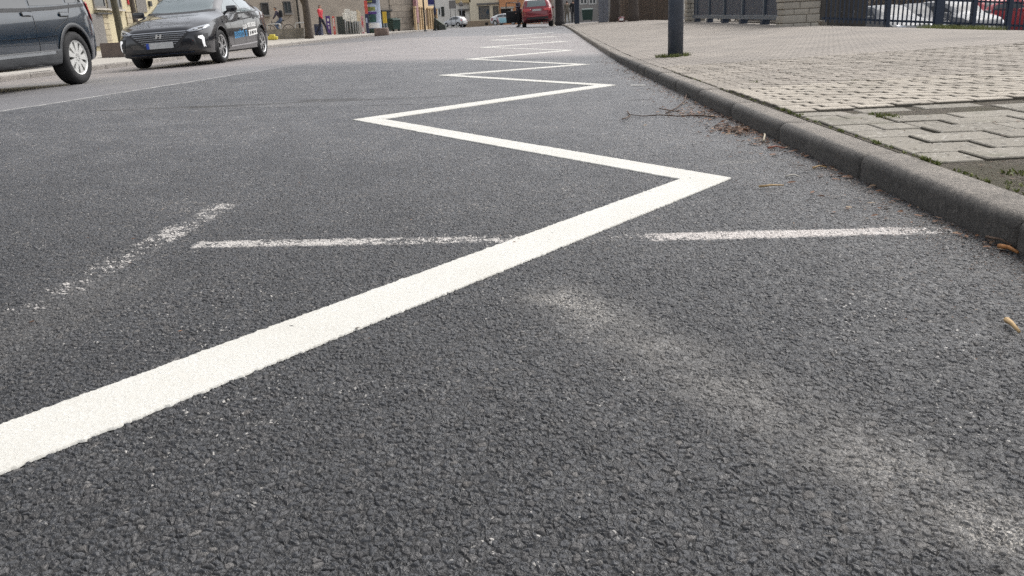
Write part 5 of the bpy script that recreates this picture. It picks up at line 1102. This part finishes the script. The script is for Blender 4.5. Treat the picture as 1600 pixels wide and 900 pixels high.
for k in range(2100):
    y = min(40, (2.2 if rr.random() < .35 else 3.6)+rr.expovariate(1/5.5)); d = rr.expovariate(1/.085); 
    if d > .55: continue
    cl = .5+.5*math.sin(y*2.1)*math.sin(y*.73+1); 
    if rr.random() > .25+cl: continue
    leaf(lf, float(kr(y))-.012-d, y, rr.uniform(.005,.018))
for cx, cy, n, sx_, sy_ in ((1150,203,420,.07,.10),(1095,178,220,.13,.16),(1010,122,90,.12,.25),(1190,222,60,.07,.1),(950,98,70,.10,.3),(1560,385,14,.03,.05)):
    q = hit(cx, cy)
    for k in range(n): x = q.x+rr.gauss(0,sx_); y = q.y+rr.gauss(0,sy_); (x < kr(y)-.01) and leaf(lf, x, y, rr.uniform(.006,.020))
for k in range(260): y = rr.uniform(1.5, 8); leaf(lf, rr.uniform(-2.5, 1.1), y, rr.uniform(.002,.006))
for k in range(160): y = rr.uniform(2.4, 9); x = rr.uniform(float(kr(y))+.2, min(6, .6*y)); leaf(lf, x, y, rr.uniform(.004,.012), .004, base=float(walkr(x,y)))
for k in range(5200):
    y = 1.3+rr.expovariate(1/3.2); d = rr.expovariate(1/.10)
    if d < .6 and y < 14: leaf(lf, float(kr(y))-.010-d, y, rr.uniform(.0012,.0042))
for k in range(700):
    cx, cy, sx_, sy_ = rr.choice([(1.55,2.5,.16,.16),(1.9,4.02,.2,.06),(1.6,2.6,.2,.2)]); x = cx+rr.gauss(0,sx_); y = cy+rr.gauss(0,sy_)
    if x > kr(y)+.17: leaf(lf, x, y, rr.uniform(.0015,.006), -.005, base=float(walkr(x,y)))
tag(lf.build('leaf_litter', M_LEAF), 'brown dead leaves and crumbs swept along the gutter', 'leaf litter', kind='stuff')
def stick(pxs, r, label, mat, z=.006, name='twig', cat='twig', sides=None):
    mb = MB(); q = [hit(*a) for a in pxs]; n = len(q); mb.tube([(a.x, a.y, a.z+z+(.004*(k % 2))) for k, a in enumerate(q)], [r*(1-.5*k/max(1,n-1)) for k in range(n)], 6)
    for s_ in (sides or []): q2 = [hit(*a) for a in s_]; mb.tube([(a.x, a.y, a.z+z+.004*k) for k, a in enumerate(q2)], [r*.8-.0*k for k in range(len(q2))], 5)
    return tag(mb.build(name, mat), label, cat)
M_STK = simple('dry_twig', (.085,.055,.038), .9, var=.3, scale=40); M_PSTK = simple('pale_stick', (.38,.26,.13), .8, var=.2, scale=40)
stick([(1118,184),(1090,182.5),(1060,183),(1030,182),(1005,183),(985,181.5)], .005, 'long forked dry twig lying across the gutter below the lamp post', M_STK, .006, sides=[[(1040,179),(1058,170),(1070,160),(1073,150)],[(985,182),(978,187),(972,190)],[(984,181),(980,176)],[(1060,176),(1030,172)]])
stick([(1186,293.5),(1206,293),(1224,291.5)], .0045, 'straight pale orange stick lying right of the first zigzag point', M_PSTK, .005)
stick([(1193,222),(1195,214),(1194,211)], .006, 'short whitish stub of wood standing out at the kerb', simple('pale_wood', (.5,.44,.34), .8), .008)
stick([(1200,233),(1212,231.5),(1226,233)], .005, 'reddish sliver of bark at the kerb foot', simple('red_bark', (.24,.09,.06), .8), .005)
stick([(1560,388),(1575,392),(1590,398)], .007, 'orange brown curled pod at the kerb by the right edge', simple('orange_pod', (.30,.13,.04), .7, var=.3, scale=50), .006, 'pod', 'pod')
stick([(1540,377),(1562,383),(1580,390)], .004, 'thin brown stalk above the orange pod at the kerb', M_STK, .012)
stick([(1572,504),(1580,513),(1592,523)], .006, 'pale curled leaf on the asphalt at the right edge', M_PSTK, .006, 'dry_leaf', 'leaf')
stick([(1228,277),(1240,276),(1250,278)], .004, 'pale chip of wood between the zigzag point and the kerb', simple('chip_wood', (.46,.43,.38), .8), .004, 'wood_chip', 'wood chip')
stick([(1270,264),(1280,262),(1292,263)], .004, 'light brown chip lying close under the kerb', M_PSTK, .004, 'wood_chip', 'wood chip')
